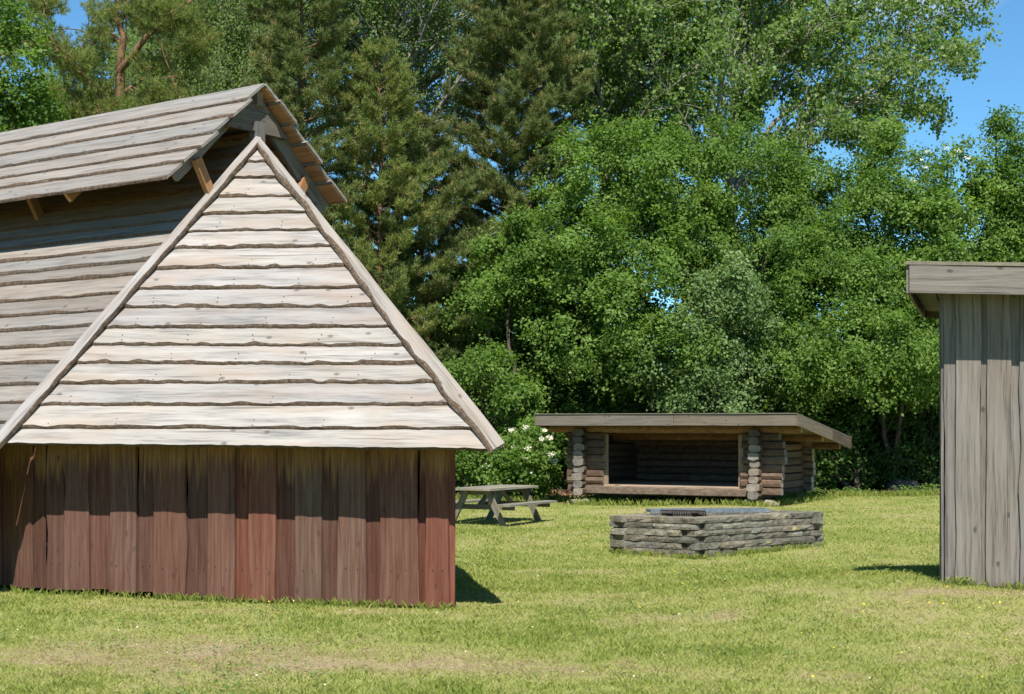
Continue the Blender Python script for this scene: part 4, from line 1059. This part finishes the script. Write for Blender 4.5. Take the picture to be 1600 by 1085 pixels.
def build_trees():
    D0 = 41.5
    def gb(px, d): p = W(px, 700, d); return Vector((p.x, p.y, 0))
    G = "broadleaf trees and shrubs along the back of the lawn"
    # main hedge masses
    broad_tree("maple_tree", "broad round topped maple rising behind the middle of the log shelter", "tree", gb(985, 42.5),
               [pxblob(960, 300, 42.5, 105, 92, 1.9), pxblob(900, 400, 41.5, 95, 80, 1.5), pxblob(1010, 420, 41.8, 100, 80, 1.6), pxblob(925, 520, 40.9, 95, 72, 1.5), pxblob(1035, 300, 43, 90, 85, 1.6), pxblob(1010, 550, 40.9, 80, 52, 1.3), pxblob(960, 620, 42.8, 120, 60, .8)], group=G, tint0=.5, stems=3)
    broad_tree("maple_tree", "low maple bush spreading left beside the dark pine above the bench", "tree", gb(800, 41),
               [pxblob(800, 425, 41.5, 82, 72, 1.4), pxblob(765, 480, 41.2, 60, 55, 1.0), pxblob(850, 500, 42.5, 75, 70, 1.2)], group=G, tint0=.45, stems=2)
    broad_tree("hawthorn_tree", "leafy hawthorn beside the round maple, its top touching the sky gap", "tree", gb(1170, 43),
               [pxblob(1150, 290, 43.5, 95, 80, 1.6), pxblob(1215, 400, 43, 90, 85, 1.5), pxblob(1240, 330, 44, 75, 65, 1.3), pxblob(1130, 400, 43.8, 80, 80, 1.3)], group=G, tint0=.38, stems=3, leaf=.085)
    broad_tree("viburnum_shrub", "pale grey green shrub standing out above the right end of the log shelter roof", "shrub", gb(1110, 40.6),
               [pxblob(1120, 480, 40.8, 70, 62, 1.0), pxblob(1085, 560, 40.6, 72, 52, .9), pxblob(1165, 560, 40.8, 60, 55, .9), pxblob(1120, 620, 40.2, 70, 40, .8)], mat='leaf_pale', group=G, tint0=.45, stems=2, leaf=.09)
    broad_tree("hawthorn_tree", "tall hawthorn with a narrow pointed top left of the flowering elder", "tree", gb(1370, 43),
               [pxblob(1385, 285, 43, 48, 62, .9), pxblob(1350, 360, 42.5, 75, 65, 1.3), pxblob(1300, 350, 43.2, 70, 70, 1.3), pxblob(1290, 470, 41.8, 85, 80, 1.4), pxblob(1380, 460, 42, 70, 70, 1.2), pxblob(1382, 238, 43, 22, 30, .4)], group=G, tint0=.45, stems=3, leaf=.085)
    broad_tree("elder_tree", "high elder with cream flower heads at its top against the sky", "tree", gb(1480, 42.5),
               [pxblob(1480, 300, 42.5, 58, 62, 1.1), pxblob(1460, 380, 42, 70, 65, 1.2), pxblob(1440, 480, 41.5, 65, 75, 1.2), pxblob(1530, 370, 42.8, 60, 70, 1.1)], group=G, tint0=.6, stems=2, leaf=.10,
               flowers=[(1450, 238, 41.7), (1478, 232, 41.8), (1497, 236, 41.9), (1440, 250, 41.6), (1488, 243, 41.3), (1512, 247, 41.9), (1447, 262, 41.5), (1427, 282, 41.6)])
    broad_tree("hawthorn_tree", "dark hawthorn with a spiky top above the grey shed roof", "tree", gb(1575, 43),
               [pxblob(1560, 270, 43, 32, 55, .7), pxblob(1558, 222, 43, 14, 28, .3), pxblob(1600, 320, 43.2, 60, 70, 1.2), pxblob(1650, 340, 43, 90, 85, 1.5), pxblob(1590, 430, 43, 90, 90, 1.4)], group=G, tint0=.33, stems=2, leaf=.085)
    broad_tree("maple_tree", "drooping maple branches over the lawn edge between the shelter and the grey shed", "tree", gb(1400, 41.5),
               [pxblob(1340, 550, 40.3, 80, 56, 1.5), pxblob(1420, 555, 40.0, 66, 56, 1.4), pxblob(1270, 570, 40.6, 65, 56, 1.3), pxblob(1490, 550, 40.4, 60, 75, 1.5)], group=G, tint0=.5, stems=2)
    broad_tree("maple_tree", "young maple filling the gap behind the shelter's right corner", "tree", gb(1230, 42),
               [pxblob(1225, 530, 42, 75, 70, 1.2), pxblob(1190, 625, 42.4, 90, 50, .8), pxblob(1280, 650, 42.6, 80, 55, .8)], group=G, tint0=.40, stems=2)
    broad_tree("maple_tree", "bushy maple sprouting beside the corner of the pale plank roof", "tree", gb(760, 40),
               [pxblob(775, 600, 39.6, 60, 36, .9), pxblob(720, 590, 40.2, 42, 28, .8), pxblob(800, 640, 39.4, 34, 30, .6), pxblob(860, 625, 42, 55, 60, .8)], group=G, tint0=.5, stems=2)
    broad_tree("elder_shrub", "elder shrub with white flower heads between the picnic table and the log shelter", "shrub", gb(835, 38.2),
               [pxblob(835, 715, 38.4, 50, 48, .8), pxblob(800, 735, 38.6, 42, 36, .7), pxblob(760, 725, 39.2, 48, 40, .8)], group=G, tint0=.5, stems=2, leaf=.10,
               flowers=[(822, 668, 37.6), (851, 673, 37.6), (859, 684, 37.5), (846, 686, 37.4), (825, 701, 37.5), (820, 715, 37.4), (862, 710, 37.4), (866, 720, 37.3), (829, 737, 37.4), (803, 699, 37.8), (795, 724, 37.8), (760, 728, 38.3), (812, 751, 37.6), (801, 672, 38.0)], prim_r=.4)
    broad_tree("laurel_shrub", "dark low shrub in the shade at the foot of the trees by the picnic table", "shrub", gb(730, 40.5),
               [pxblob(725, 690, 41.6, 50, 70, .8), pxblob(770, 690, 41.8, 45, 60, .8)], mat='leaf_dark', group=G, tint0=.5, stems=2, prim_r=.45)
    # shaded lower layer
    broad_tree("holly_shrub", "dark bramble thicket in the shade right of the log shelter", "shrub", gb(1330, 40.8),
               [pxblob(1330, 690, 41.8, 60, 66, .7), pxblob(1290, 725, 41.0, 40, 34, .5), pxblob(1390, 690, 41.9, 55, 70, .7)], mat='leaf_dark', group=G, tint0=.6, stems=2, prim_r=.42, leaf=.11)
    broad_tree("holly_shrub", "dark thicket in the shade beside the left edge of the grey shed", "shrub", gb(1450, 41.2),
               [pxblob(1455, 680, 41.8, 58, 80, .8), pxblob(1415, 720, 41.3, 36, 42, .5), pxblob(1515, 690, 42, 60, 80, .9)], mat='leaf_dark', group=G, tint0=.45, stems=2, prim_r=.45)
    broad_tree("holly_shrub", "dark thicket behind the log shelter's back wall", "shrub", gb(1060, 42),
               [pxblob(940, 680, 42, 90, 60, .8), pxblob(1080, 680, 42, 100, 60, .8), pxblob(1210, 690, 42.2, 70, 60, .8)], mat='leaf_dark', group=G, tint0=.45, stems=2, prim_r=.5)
    # second row, closing the view
    G2 = "dense trees in the second row behind the hedge"
    k = 0
    labs = ["dark second row tree glimpsed between the pine and the round maple", "dark second row tree hidden deep behind the round maple", "dark second row tree behind the pale grey green shrub",
            "dark second row tree glimpsed through gaps left of the grey shed", "dark second row tree standing behind the grey shed roof", "dark second row tree behind the big brown pine", "dark second row tree behind the red house's gable"]
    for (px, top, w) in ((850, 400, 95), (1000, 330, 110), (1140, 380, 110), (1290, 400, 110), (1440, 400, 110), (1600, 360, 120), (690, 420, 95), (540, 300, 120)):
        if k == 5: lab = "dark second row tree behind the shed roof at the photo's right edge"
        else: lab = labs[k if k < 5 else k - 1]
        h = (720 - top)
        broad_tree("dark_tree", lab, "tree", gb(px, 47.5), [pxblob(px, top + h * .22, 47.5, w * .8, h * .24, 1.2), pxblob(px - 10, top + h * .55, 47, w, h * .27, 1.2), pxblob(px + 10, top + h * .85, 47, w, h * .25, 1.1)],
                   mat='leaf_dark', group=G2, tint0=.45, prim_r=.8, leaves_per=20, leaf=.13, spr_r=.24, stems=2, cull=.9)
        k += 1
    # pines
    GP_ = "pines behind the plank house"
    def pf(pts):
        xs, ys = zip(*pts); return lambda h: float(np.interp(h, xs, ys))
    pine("pine_tree", "tall dark brown green pine towering left of the round maple", gb(775, 44), W(812, -60, 44), pf([(0, 1.5), (.25, 2.5), (.45, 2.5), (.6, 2.2), (.8, 1.9), (.92, 1.5), (1, .5)]), GP_, nbr=310, tw=20)
    pine("pine_tree", "dense lower pine spreading right behind the steep pale roof edge", gb(650, 42), W(672, 195, 42), pf([(0, 2.2), (.45, 2.6), (.7, 1.9), (.85, 1.3), (1, .3)]), GP_, nbr=170, tw=19, low=.06)
    pine("pine_tree", "lighter yellow green narrow pine in front of the grey poplar trunks", gb(590, 41), W(590, 75, 41), pf([(0, 1.6), (.5, 1.8), (.75, 1.35), (.9, .9), (1, .3)]), GP_, mat='needle_light', nbr=190, tw=14, tuft=5)
    pine("pine_tree", "thick dark pine standing just behind the gable peak of the plank house", gb(460, 40), W(470, -120, 40), pf([(0, 1.6), (.45, 1.75), (.7, 1.5), (.85, 1.4), (1, .3)]), GP_, nbr=220, tw=17)
    # scots pine with orange limbs: limb skeleton with tufted clumps
    base = gb(190, 40)
    s = empty("scots_pine", Vector((base.x, base.y, g1(base.x, base.y))), "scots pine with bare orange brown limbs above the left roof ridge", "pine tree", GP_)
    d = 40; limbs = [([W(190, 700, d), W(186, 300, d), W(186, 150, d), W(188, 110, d), W(192, 60, d), W(182, 20, d), W(190, -70, d)], .17, .06),
                     ([W(187, 115, d), W(215, 75, d - .3), W(240, 45, d - .5), W(290, 10, d - .5), W(340, -30, d)], .10, .03),
                     ([W(188, 330, d), W(160, 200, d - .4), W(152, 136, d - .6), (W(122, 112, d - .8)), W(92, 82, d - .9), W(72, 50, d - .9)], .09, .03),
                     ([W(186, 150, d), W(230, 118, d + .4), W(275, 115, d + .6)], .05, .02), ([W(188, 210, d), W(140, 180, d + .3), W(90, 170, d + .4)], .05, .02),
                     ([W(188, 70, d), W(165, 40, d + .5), W(130, 5, d + .5)], .06, .02)]
    lines = []
    for pts, a, b in limbs:
        fine = []
        for i in range(len(pts) - 1):
            for q in range(3): fine.append(pts[i].lerp(pts[i + 1], q / 3) + Vector((rnd.uniform(-1, 1), 0, rnd.uniform(-1, 1))) * .03)
        fine.append(pts[-1]); lines.append((fine, a, b))
    C, Dd, T = [], [], []
    for (px, py, rx, ry, n) in ((265, 25, 62, 40, 46), (215, -10, 60, 42, 34), (150, 60, 34, 26, 12), (130, 100, 42, 26, 20), (75, 75, 32, 38, 20), (60, 10, 38, 40, 22), (100, 165, 52, 32, 34), (185, 175, 60, 26, 40),
                               (270, 150, 52, 34, 26), (300, 70, 40, 34, 20), (235, 100, 40, 18, 10), (330, 175, 45, 24, 22), (30, 190, 40, 25, 18), (10, 60, 30, 50, 20), (145, 140, 30, 18, 12), (250, 210, 60, 25, 20), (165, 20, 30, 26, 12)):
        for _ in range(int(n * 1.45)):
            a = unit(rng.normal(size=3)) * rng.uniform(.4, 1.0); dd = 40 + rng.normal() * .7
            c = W(px + a[0] * rx, py - a[2] * ry, dd) + Vector((0, a[1] * .4, 0))
            k = rnd.choice(lines)[0]; q = min((p for l in lines for p in l[0]), key=lambda p: (p - c).length)
            if (q - c).length < 1.6 and rnd.random() < .6: lines.append((bend_line(q, c, .1, 4, .08), .022, .008))
            for u in range(16):
                C.append(c + Vector((rnd.gauss(0, .16), rnd.gauss(0, .16), rnd.gauss(0, .10)))); Dd.append(Vector((a[0] * .5 + rnd.gauss(0, .3), -.25, .8))); T.append(.36 + (.35 if rnd.random() < .1 else 0))
    tube_obj("trunk", lines, M['barkpine'], s, K=6)
    Vv, tt = needle_tufts(np.array(C), unit(np.array(Dd)), 13, .13, .018, np.array(T)); np_mesh("crown", Vv, 3, M['needle_light'], s, tt); BR['n'] += len(tt)
    # left broadleaf
    broad_tree("oak_tree", "glossy broadleaf tree at the photo's left edge above the roof", "tree", gb(10, 35), [pxblob(10, 120, 35, 55, 62, 1.0), pxblob(-40, 60, 35, 70, 70, 1.2), pxblob(45, 170, 35, 38, 34, .7), pxblob(-30, 200, 35, 70, 60, 1.0)], mat='leaf_maple',
               group=None, tint0=.35, leaf=.10, stems=2, prim_r=.5, dens=.75)
    broad_tree("lime_tree", "pale green broadleaf tree showing behind the scots pine's trunk", "tree", gb(240, 50), [pxblob(235, 130, 50, 75, 62, 1.4), pxblob(120, 150, 50.5, 70, 60, 1.4), pxblob(280, 60, 51, 60, 50, 1.2)], mat='leaf_birch', group=None, tint0=.35, leaf=.10, prim_r=.6, dens=.7)
    broad_tree("lime_tree", "pale green broadleaf tree showing between the birch and the gable peak", "tree", gb(390, 51), [pxblob(385, 110, 51, 60, 70, 1.4), pxblob(340, 180, 51, 50, 50, 1.2), pxblob(420, 40, 51, 50, 50, 1.2)], mat='leaf_birch', group=None, tint0=.4, leaf=.10, prim_r=.6, dens=.7)
    # birches
    d = 47
    open_tree("birch_tree", "birch with fine drooping pale green leaves right of the scots pine", "tree", gb(345, d), [([W(345, 720, d), W(345, 300, d), W(340, 120, d), W(348, -60, d)], .12, .04), ([W(344, 200, d), W(310, 110, d), W(295, 20, d)], .05, .02), ([W(344, 220, d), W(385, 130, d), W(400, 20, d)], .05, .02),
              ([W(344, 300, d), W(300, 200, d), W(270, 150, d)], .04, .02), ([W(344, 260, d), W(390, 210, d), W(420, 170, d)], .04, .02)], 'leaf_birch', 'barkgrey', levels=2, nsub=30, sub2=9, leafn=13, leaf=.075, hang=1.2, sub_len=.3, spread=.16)
    # poplars
    d = 51
    GPo = "tall poplars behind the other trees"
    open_tree("poplar_tree", "poplar with bare grey forked trunk in the sky gap between the pines", "tree", gb(635, d),
              [([W(625, 720, d), W(622, 300, d), W(628, 180, d), W(640, 90, d), W(652, 20, d), W(660, -80, d)], .22, .09), ([W(624, 170, d), W(618, 90, d), W(612, 0, d), W(610, -80, d)], .13, .06), ([W(628, 150, d), W(665, 125, d - .5), W(705, 105, d - .8), W(740, 70, d - 1)], .08, .02),
               ([W(635, 110, d), W(610, 60, d + .5), W(585, 10, d + 1)], .05, .02), ([W(650, 60, d), W(690, 20, d), W(720, -30, d)], .06, .02), ([W(640, 90, d), W(680, 60, d + 1), W(720, 10, d + 1.5)], .05, .02)],
              'leaf_poplar', 'barkgrey', group=GPo, nsub=10, sub2=5, leafn=6, leaf=.095, tint0=.5)
    open_tree("poplar_tree", "slimmer poplar stem just right of the dark pine behind the gable", "tree", gb(565, d + 1),
              [([W(570, 720, d), W(572, 300, d), W(560, 90, d), W(545, 10, d), W(540, -70, d)], .15, .07), ([W(562, 110, d), W(540, 85, d), W(520, 60, d)], .06, .02), ([W(563, 120, d), W(580, 50, d), W(598, -10, d)], .06, .02), ([W(570, 250, d), W(545, 190, d), W(530, 150, d)], .05, .02)],
              'leaf_poplar', 'barkgrey', group=GPo, nsub=14, sub2=6, leafn=8, leaf=.095, tint0=.4)
    open_tree("poplar_tree", "twin stemmed poplar with yellow lichened bark right of the tall brown pine", "tree", gb(950, d),
              [([W(945, 720, d), W(944, 300, d), W(950, 170, d), W(965, 60, d), W(975, -20, d), W(980, -90, d)], .22, .10), ([W(944, 300, d), W(938, 130, d - .4), W(930, 0, d - .5), W(925, -90, d)], .17, .08), ([W(945, 230, d), W(985, 150, d - .8), W(1040, 80, d - 1.2), W(1080, 10, d - 1.5)], .07, .02),
               ([W(945, 240, d), W(900, 180, d - .8), W(870, 110, d - 1.2)], .06, .02), ([W(960, 90, d), W(1010, 40, d), W(1060, -20, d)], .06, .02), ([W(940, 200, d), W(895, 140, d), W(880, 60, d)], .05, .02), ([W(935, 90, d), W(900, 40, d), W(880, -20, d)], .05, .02),
               ([W(945, 280, d), W(1000, 230, d - 1.5), W(1060, 190, d - 2)], .05, .02), ([W(945, 280, d), W(895, 250, d - 1.5), W(855, 225, d - 2)], .05, .02)],
              'leaf_poplar', 'barkgrey', group=GPo, nsub=18, sub2=6, leafn=7, leaf=.12, tint0=.55)
    d = 50
    open_tree("poplar_tree", "wide poplar whose long branches reach right over the open blue sky", "tree", gb(1150, d),
              [([W(1140, 720, d), W(1140, 350, d), W(1150, 160, d), W(1172, 90, d), W(1185, 20, d), W(1200, -80, d)], .22, .08), ([W(1145, 220, d), W(1212, 100, d - .4), W(1245, 72, d - .5), W(1285, 35, d - .6), W(1330, -20, d - .8)], .12, .04),
               ([W(1142, 330, d), W(1200, 235, d - .5), W(1260, 200, d - .8), W(1330, 160, d - 1), W(1390, 125, d - 1.2), W(1440, 97, d - 1.3), W(1500, 90, d - 1.4)], .10, .015),
               ([W(1143, 300, d), W(1210, 190, d), W(1290, 130, d), W(1370, 75, d), W(1450, 30, d), W(1520, 5, d)], .09, .015), ([W(1142, 360, d), W(1220, 270, d - 1), W(1300, 205, d - 1.3), W(1380, 200, d - 1.5)], .07, .015),
               ([W(1260, 200, d - .8), W(1340, 155, d - .4), W(1410, 165, d), W(1465, 178, d)], .05, .012), ([W(1150, 160, d), W(1110, 90, d - .5), W(1080, 20, d - 1)], .08, .02), ([W(1146, 230, d), W(1090, 170, d - .8), W(1040, 130, d - 1)], .06, .02),
               ([W(1172, 90, d), W(1230, 40, d + 1), W(1290, -30, d + 1.5)], .07, .02), ([W(1245, 72, d - .5), W(1330, 40, d), W(1400, 10, d), W(1460, -20, d)], .06, .015), ([W(1145, 300, d), W(1100, 240, d), W(1050, 220, d)], .05, .015), ([W(1142, 330, d), W(1180, 260, d + 1), W(1250, 240, d + 1)], .05, .015),
               ([W(1185, 20, d), W(1150, -20, d), W(1130, -60, d)], .05, .02), ([W(1145, 220, d), W(1170, 160, d - 1.5), W(1200, 130, d - 2)], .05, .02)],
              'leaf_poplar', 'barkgrey', group=GPo, nsub=15, sub2=6, leafn=7, leaf=.12, tint0=.55, sub_len=.33)
    print("veg tris", BR['n'])
build_trees()
def far_wood():
    n = 60000; x = rng.uniform(-24, 32, n); y = rng.uniform(53, 60, n); top = 3.6 + 2.6 * fbm(x, y, .35, 3, 3); z = -.3 + top * rng.random(n)
    c = np.stack([x, y, z], 1); o = np_mesh("distant_woodland", leaf_quads(c, unit(rng.normal(size=(n, 3)) + np.array([0, -.6, .5])), rng.uniform(.25, .45, n), rng.uniform(.2, .32, n)), 4, M['leaf_dark'], None, np.clip(.45 + rng.normal(size=n) * .2, 0, 1))
    tag(o, "dark far undergrowth closing the view low behind all the trees", "woodland", kind="stuff")
far_wood()

# ------------------------------------------------------------------ lawn grass, weeds, flowers, litter
def inside_house(x, y):
    P0 = np.array((-0.54, 13.2)); 
    u = (x - P0[0]) * -.985 + (y - P0[1]) * .17; v = (x - P0[0]) * .17 + (y - P0[1]) * .985
    a = (v > .03) & (u > 0.0 - .13 * v * 0) & (x < -0.54 - .13 * (y - 13.2) )
    # keep on camera side of the left wall
    w = (x + 4.19) * -.6 + (y - 13.83) * -.8
    return a & (w < 0)
def inside_shed(x, y): return ((x - 3.74) * .955 - (y - 13.3) * .297 > .02) & ((x - 3.74) * .297 + (y - 13.3) * .955 > .03) & (x < 9) & (y < 17)
def inside_pit(x, y):
    c = (2.60, 21.85); U = np.array([2.18, 1.70]) / math.hypot(2.18, 1.70)
    u = (x - c[0]) * U[0] + (y - c[1]) * U[1]; v = -(x - c[0]) * U[1] + (y - c[1]) * U[0]
    return (u > -.05) & (u < 2.75) & (v > .0) & (v < 1.42)

def build_grass():
    n_all = 600000
    # sample depth so that screen density stays even: p(y) ~ 1/y
    y = 8.3 * (41.0 / 8.3) ** (rng.random(n_all) ** 1.05)
    hw = y * (800 / F) + .9
    x = rng.uniform(-1, 1, n_all) * hw
    dr = dryness(x, y)
    lush = 1 - dr
    clump = fbm(x, y, 3.2, 21, 3)
    ok = ~inside_house(x, y) & ~inside_shed(x, y) & ~inside_pit(x, y) & (soil(x, y) < rng.random(n_all) * .9) & (rng.random(n_all) < .6 + .6 * clump)
    x, y, dr, clump = x[ok], y[ok], dr[ok], clump[ok]; n = len(x)
    z = gz(x, y)
    sc = np.clip(y / 14, .75, 1.9)
    h = (.022 + .035 * (1 - dr) + .02 * np.clip(clump - .45, 0, 1)) * .75 * rng.uniform(.5, 1.35, n) * (1 + .25 * (sc - 1))
    tall = rng.random(n) < .015; h = np.where(tall, h * 1.7, h)
    w = .0036 * sc * rng.uniform(.7, 1.3, n)
    a = rng.uniform(0, 6.283, n); lean = rng.uniform(.05, .7, n) + .5 * dr
    az = rng.uniform(0, 6.283, n)
    s = np.stack([np.cos(a), np.sin(a), np.zeros(n)], 1) * w[:, None]
    ld = np.stack([np.cos(az) * lean, np.sin(az) * lean, np.ones(n)], 1); ld = unit(ld)
    b = np.stack([x, y, z - .004], 1)
    ld2 = unit(ld + np.stack([np.cos(az), np.sin(az), -.3 * np.ones(n)], 1) * .5)
    mid = b + ld * h[:, None] * .55; tip = mid + ld2 * h[:, None] * .5
    # quad: base-left, base-right, mid-right, tip (bent blade as kite)
    V = np.stack([b - s, b + s, mid + s * .7, tip], 1).reshape(-1, 3)
    tint = np.clip(.22 + .52 * dr + rng.normal(size=n) * .14 + (rng.random(n) < .08) * .3, 0, 1)
    o = np_mesh("lawn_grass", V, 4, M['grass'], None, tint); tag(o, "short sunlit lawn grass with dry straw patches", "grass", kind="stuff")
    # longer tufts along the foot of walls and stones
    X, Y = [], []
    def along(P, Q, n_, sp):
        t = rng.random(n_); k = (vnoise(t * 9, t * 0 + P[0], 1.0, 3) > .38) | (rng.random(n_) < .35)
        t = t[k]; X.append(P[0] + (Q[0] - P[0]) * t + rng.normal(size=len(t)) * sp); Y.append(P[1] + (Q[1] - P[1]) * t - abs(rng.normal(size=len(t))) * sp - .02)
    along((-4.19, 13.80), (-.50, 13.15), 1500, .025); along((-6, 15.1), (-4.2, 13.78), 300, .03); along((3.72, 13.27), (5.2, 12.82), 500, .03)
    along((1.43, 22.6), (2.6, 21.8), 500, .03); along((2.6, 21.8), (4.8, 23.5), 700, .03); along((1.4, 35.9), (5.6, 33.7), 1500, .12); along((5.6, 33.8), (7.5, 36.5), 900, .12); along((6.5, 38.3), (12, 39), 2500, .25); along((-2, 37.8), (1.5, 38), 1500, .25)
    x = np.concatenate(X); y = np.concatenate(Y); n = len(x); z = gz(x, y)
    h = rng.uniform(.035, .10, n) * np.clip(y / 18, 1, 2.0); w = .0035 * np.clip(y / 14, 1, 2.4); a = rng.uniform(0, 6.28, n); az = rng.uniform(0, 6.28, n); l = rng.uniform(.1, .5, n)
    s = np.stack([np.cos(a), np.sin(a) * .5, np.zeros(n)], 1) * w[:, None]; b = np.stack([x, y, z - .004], 1)
    ld = unit(np.stack([np.cos(az) * l, np.sin(az) * l, np.ones(n)], 1)); mid = b + ld * h[:, None] * .55; tip = mid + unit(ld + np.stack([np.cos(az), np.sin(az), np.zeros(n)], 1) * .6) * h[:, None] * .5
    o = np_mesh("edge_grass", np.stack([b - s, b + s, mid + s * .7, tip], 1).reshape(-1, 3), 4, M['grass'], None, np.clip(rng.normal(size=n) * .2 + .25, 0, 1)); tag(o, "longer grass growing along the feet of walls, stones and trees", "grass", kind="stuff")
    # daisies and yellow flowers
    def heads(name, pts, mat, r, lab):
        k = 6; P = np.array(pts, float); z = gz(P[:, 0], P[:, 1]) + .045
        n = len(P); V = []
        for (x_, y_), z_ in zip(P, z):
            ph = rng.uniform(0, 6.28); rr = r * rng.uniform(.7, 1.2); cx = np.array([x_, y_, z_]); tl = rng.normal(size=2) * .25 + np.array([0, -.35])
            for j in range(k):
                q = ph + 2 * math.pi * j / k; V.append(cx + np.array([math.cos(q) * rr, math.sin(q) * rr, -(math.cos(q) * tl[0] + math.sin(q) * -tl[1]) * -rr * .8]))
        o = np_mesh(name, np.array(V), k, M[mat], None, rng.random(n)); tag(o, lab, "flowers", kind="stuff")
    def rp(n_, y0=9, y1=30, xa=-1, xb=1):
        r = []
        while len(r) < n_:
            yy = y0 * (y1 / y0) ** rng.random(); xx = rng.uniform(xa, xb) * yy * .33
            if not (inside_house(xx, yy) or inside_pit(np.array(xx), np.array(yy)) or inside_shed(xx, yy)): r.append((xx, yy))
        return r
    heads("lawn_daisies", rp(60), 'daisy', .006, "tiny white daisies scattered over the lawn")
    yl = [((px - 800) / F * d, d) for px, d in ((1419, 12.0), (1452, 11.95), (1474, 11.9), (1530, 11.7), (1552, 11.85), (1562, 11.9), (1508, 11.8), (1350, 12.0), (1380, 12.1), (1270, 9.3), (1535, 9.3), (420, 13.2), (1000, 12.6), (1340, 22.0))]
    heads("yellow_lawn_flowers", yl + rp(26, 10, 20, .2, 1), 'butter', .008, "small yellow flowers dotted in the right half of the lawn")
    # leaf litter under the trees, straw wisps
    n = 9000; y = rng.uniform(37.2, 43, n); x = rng.uniform(-4, 15, n); ok = soil(x, y) > rng.random(n); x, y = x[ok], y[ok]; n = len(x)
    c = np.stack([x, y, gz(x, y) + .012], 1); o = np_mesh("leaf_litter", leaf_quads(c, unit(np.array([0, 0, 1.]) + rng.normal(size=(n, 3)) * .35), rng.uniform(.05, .12, n), rng.uniform(.03, .08, n), 0), 4, M['litter'], None, rng.random(n)); tag(o, "brown dead leaves under the trees", "leaf litter", kind="stuff")
    # mown straw lying on the dry patches
    n = 26000; y = rng.uniform(8.6, 13.0, n); x = rng.uniform(-1, 1, n) * y * .36; d = dryness(x, y) + .25 * (fbm(x, y, 2.2, 31, 3) - .5); ok = (d > .66) & ~inside_house(x, y); x, y = x[ok], y[ok]; n = len(x)
    c = np.stack([x, y, gz(x, y) + rng.uniform(.008, .03, n)], 1); o = np_mesh("mown_straw", leaf_quads(c, unit(np.array([0, 0, 1.]) + rng.normal(size=(n, 3)) * .25), rng.uniform(.04, .11, n), rng.uniform(.0025, .004, n), 0), 4, M['litter'], None, np.clip(rng.random(n) * .6 + .5, 0, 1)); tag(o, "dry mown straw lying on the bare patches of the lawn", "straw", kind="stuff")
    # clover and broad leaved weeds in small patches
    n = 30000; y = 8.6 * (26 / 8.6) ** rng.random(n); x = rng.uniform(-1, 1, n) * y * .36
    k = fbm(x, y, 1.7, 55, 3) + .35 * (vnoise(x, y, 9, 8) - .5); ok = (k > .66) & ~inside_house(x, y) & ~inside_pit(x, y) & ~inside_shed(x, y); x, y = x[ok], y[ok]; n = len(x)
    c = np.stack([x, y, gz(x, y) + rng.uniform(.015, .045, n)], 1); o = np_mesh("lawn_clover", leaf_quads(c, unit(np.array([0, -.2, 1.]) + rng.normal(size=(n, 3)) * .4), rng.uniform(.014, .034, n), rng.uniform(.012, .026, n), 0), 4, M['leaf_birch'], None, np.clip(.35 + rng.normal(size=n) * .2, 0, 1)); tag(o, "small dark green patches of clover in the lawn", "clover", kind="stuff")
    # ground weeds (leafy) along shelter and shaded strip
    n = 5200; t = rng.random(n); seg = rng.integers(0, 4, n)
    A = np.array([(1.8, 36.3), (6.0, 34.4), (6.6, 38.6), (-1.5, 38.2)]); B = np.array([(5.2, 34.6), (7.5, 37.3), (12.5, 39.6), (1.2, 37.9)])
    k = vnoise(t * 14, seg * 5.0, 1, 2); ok = k > .4; t, seg, k = t[ok], seg[ok], k[ok]; n = len(t)
    xy = A[seg] + (B[seg] - A[seg]) * t[:, None] + rng.normal(size=(n, 2)) * .16; c = np.concatenate([xy, (gz(xy[:, 0], xy[:, 1]) + rng.uniform(.02, .30, n) * k)[:, None]], 1)
    o = np_mesh("ground_weeds", leaf_quads(c, unit(np.array([0, -.3, 1.]) + rng.normal(size=(n, 3)) * .5), rng.uniform(.05, .09, n), rng.uniform(.03, .06, n)), 4, M['leaf_maple'], None, np.clip(.4 + rng.normal(size=n) * .2, 0, 1)); tag(o, "leafy weeds growing round the foot of the log shelter and the trees", "weeds", kind="stuff")
build_grass()

# boulder in the shade and a weed clump at the shed
bp_ = W(1412, 765, 40.9); z = g1(bp_.x, bp_.y)
b = blob("boulder", (bp_.x, bp_.y, z + .10), (.42, .3, .2), M['boulder'], None, seed=5, sub=3, loc=(bp_.x, bp_.y, z)); tag(b, "low grey boulder lying in the shade at the foot of the trees", "boulder")
def weed(px, d, h, lab):
    p = W(px, 900, d); z = g1(p.x, p.y); V = []; T = []
    for i in range(16):
        a = rnd.uniform(0, 6.28); l = h * rnd.uniform(.5, 1.1); q = np.array([p.x + rnd.gauss(0, .03), p.y - .03 + rnd.gauss(0, .01), z]); s = np.array([math.cos(a + 1.57), math.sin(a + 1.57), 0]) * .007
        dr = np.array([math.cos(a) * .45, -abs(math.sin(a)) * .3, 1.0]); prev = q; ps = s * .5
        for k in range(4):
            nx = prev + dr / np.linalg.norm(dr) * l / 4; dr[2] -= .45; dr[:2] *= 1.15; ns = s * (1 - k / 4) + s * .05
            V += [prev - ps, prev + ps, nx + ns, nx - ns]; T.append(.15 + rnd.random() * .4); prev, ps = nx, ns
    o = np_mesh("weed_clump", np.array(V), 4, M['grass'], None, np.array(T), loc=(p.x, p.y, z)); tag(o, lab, "weed")
weed(1490, 13.22, .17, "long leaved weed at the left foot of the grey shed wall")
weed(1515, 13.25, .14, "arching weed a little right along the grey shed wall")
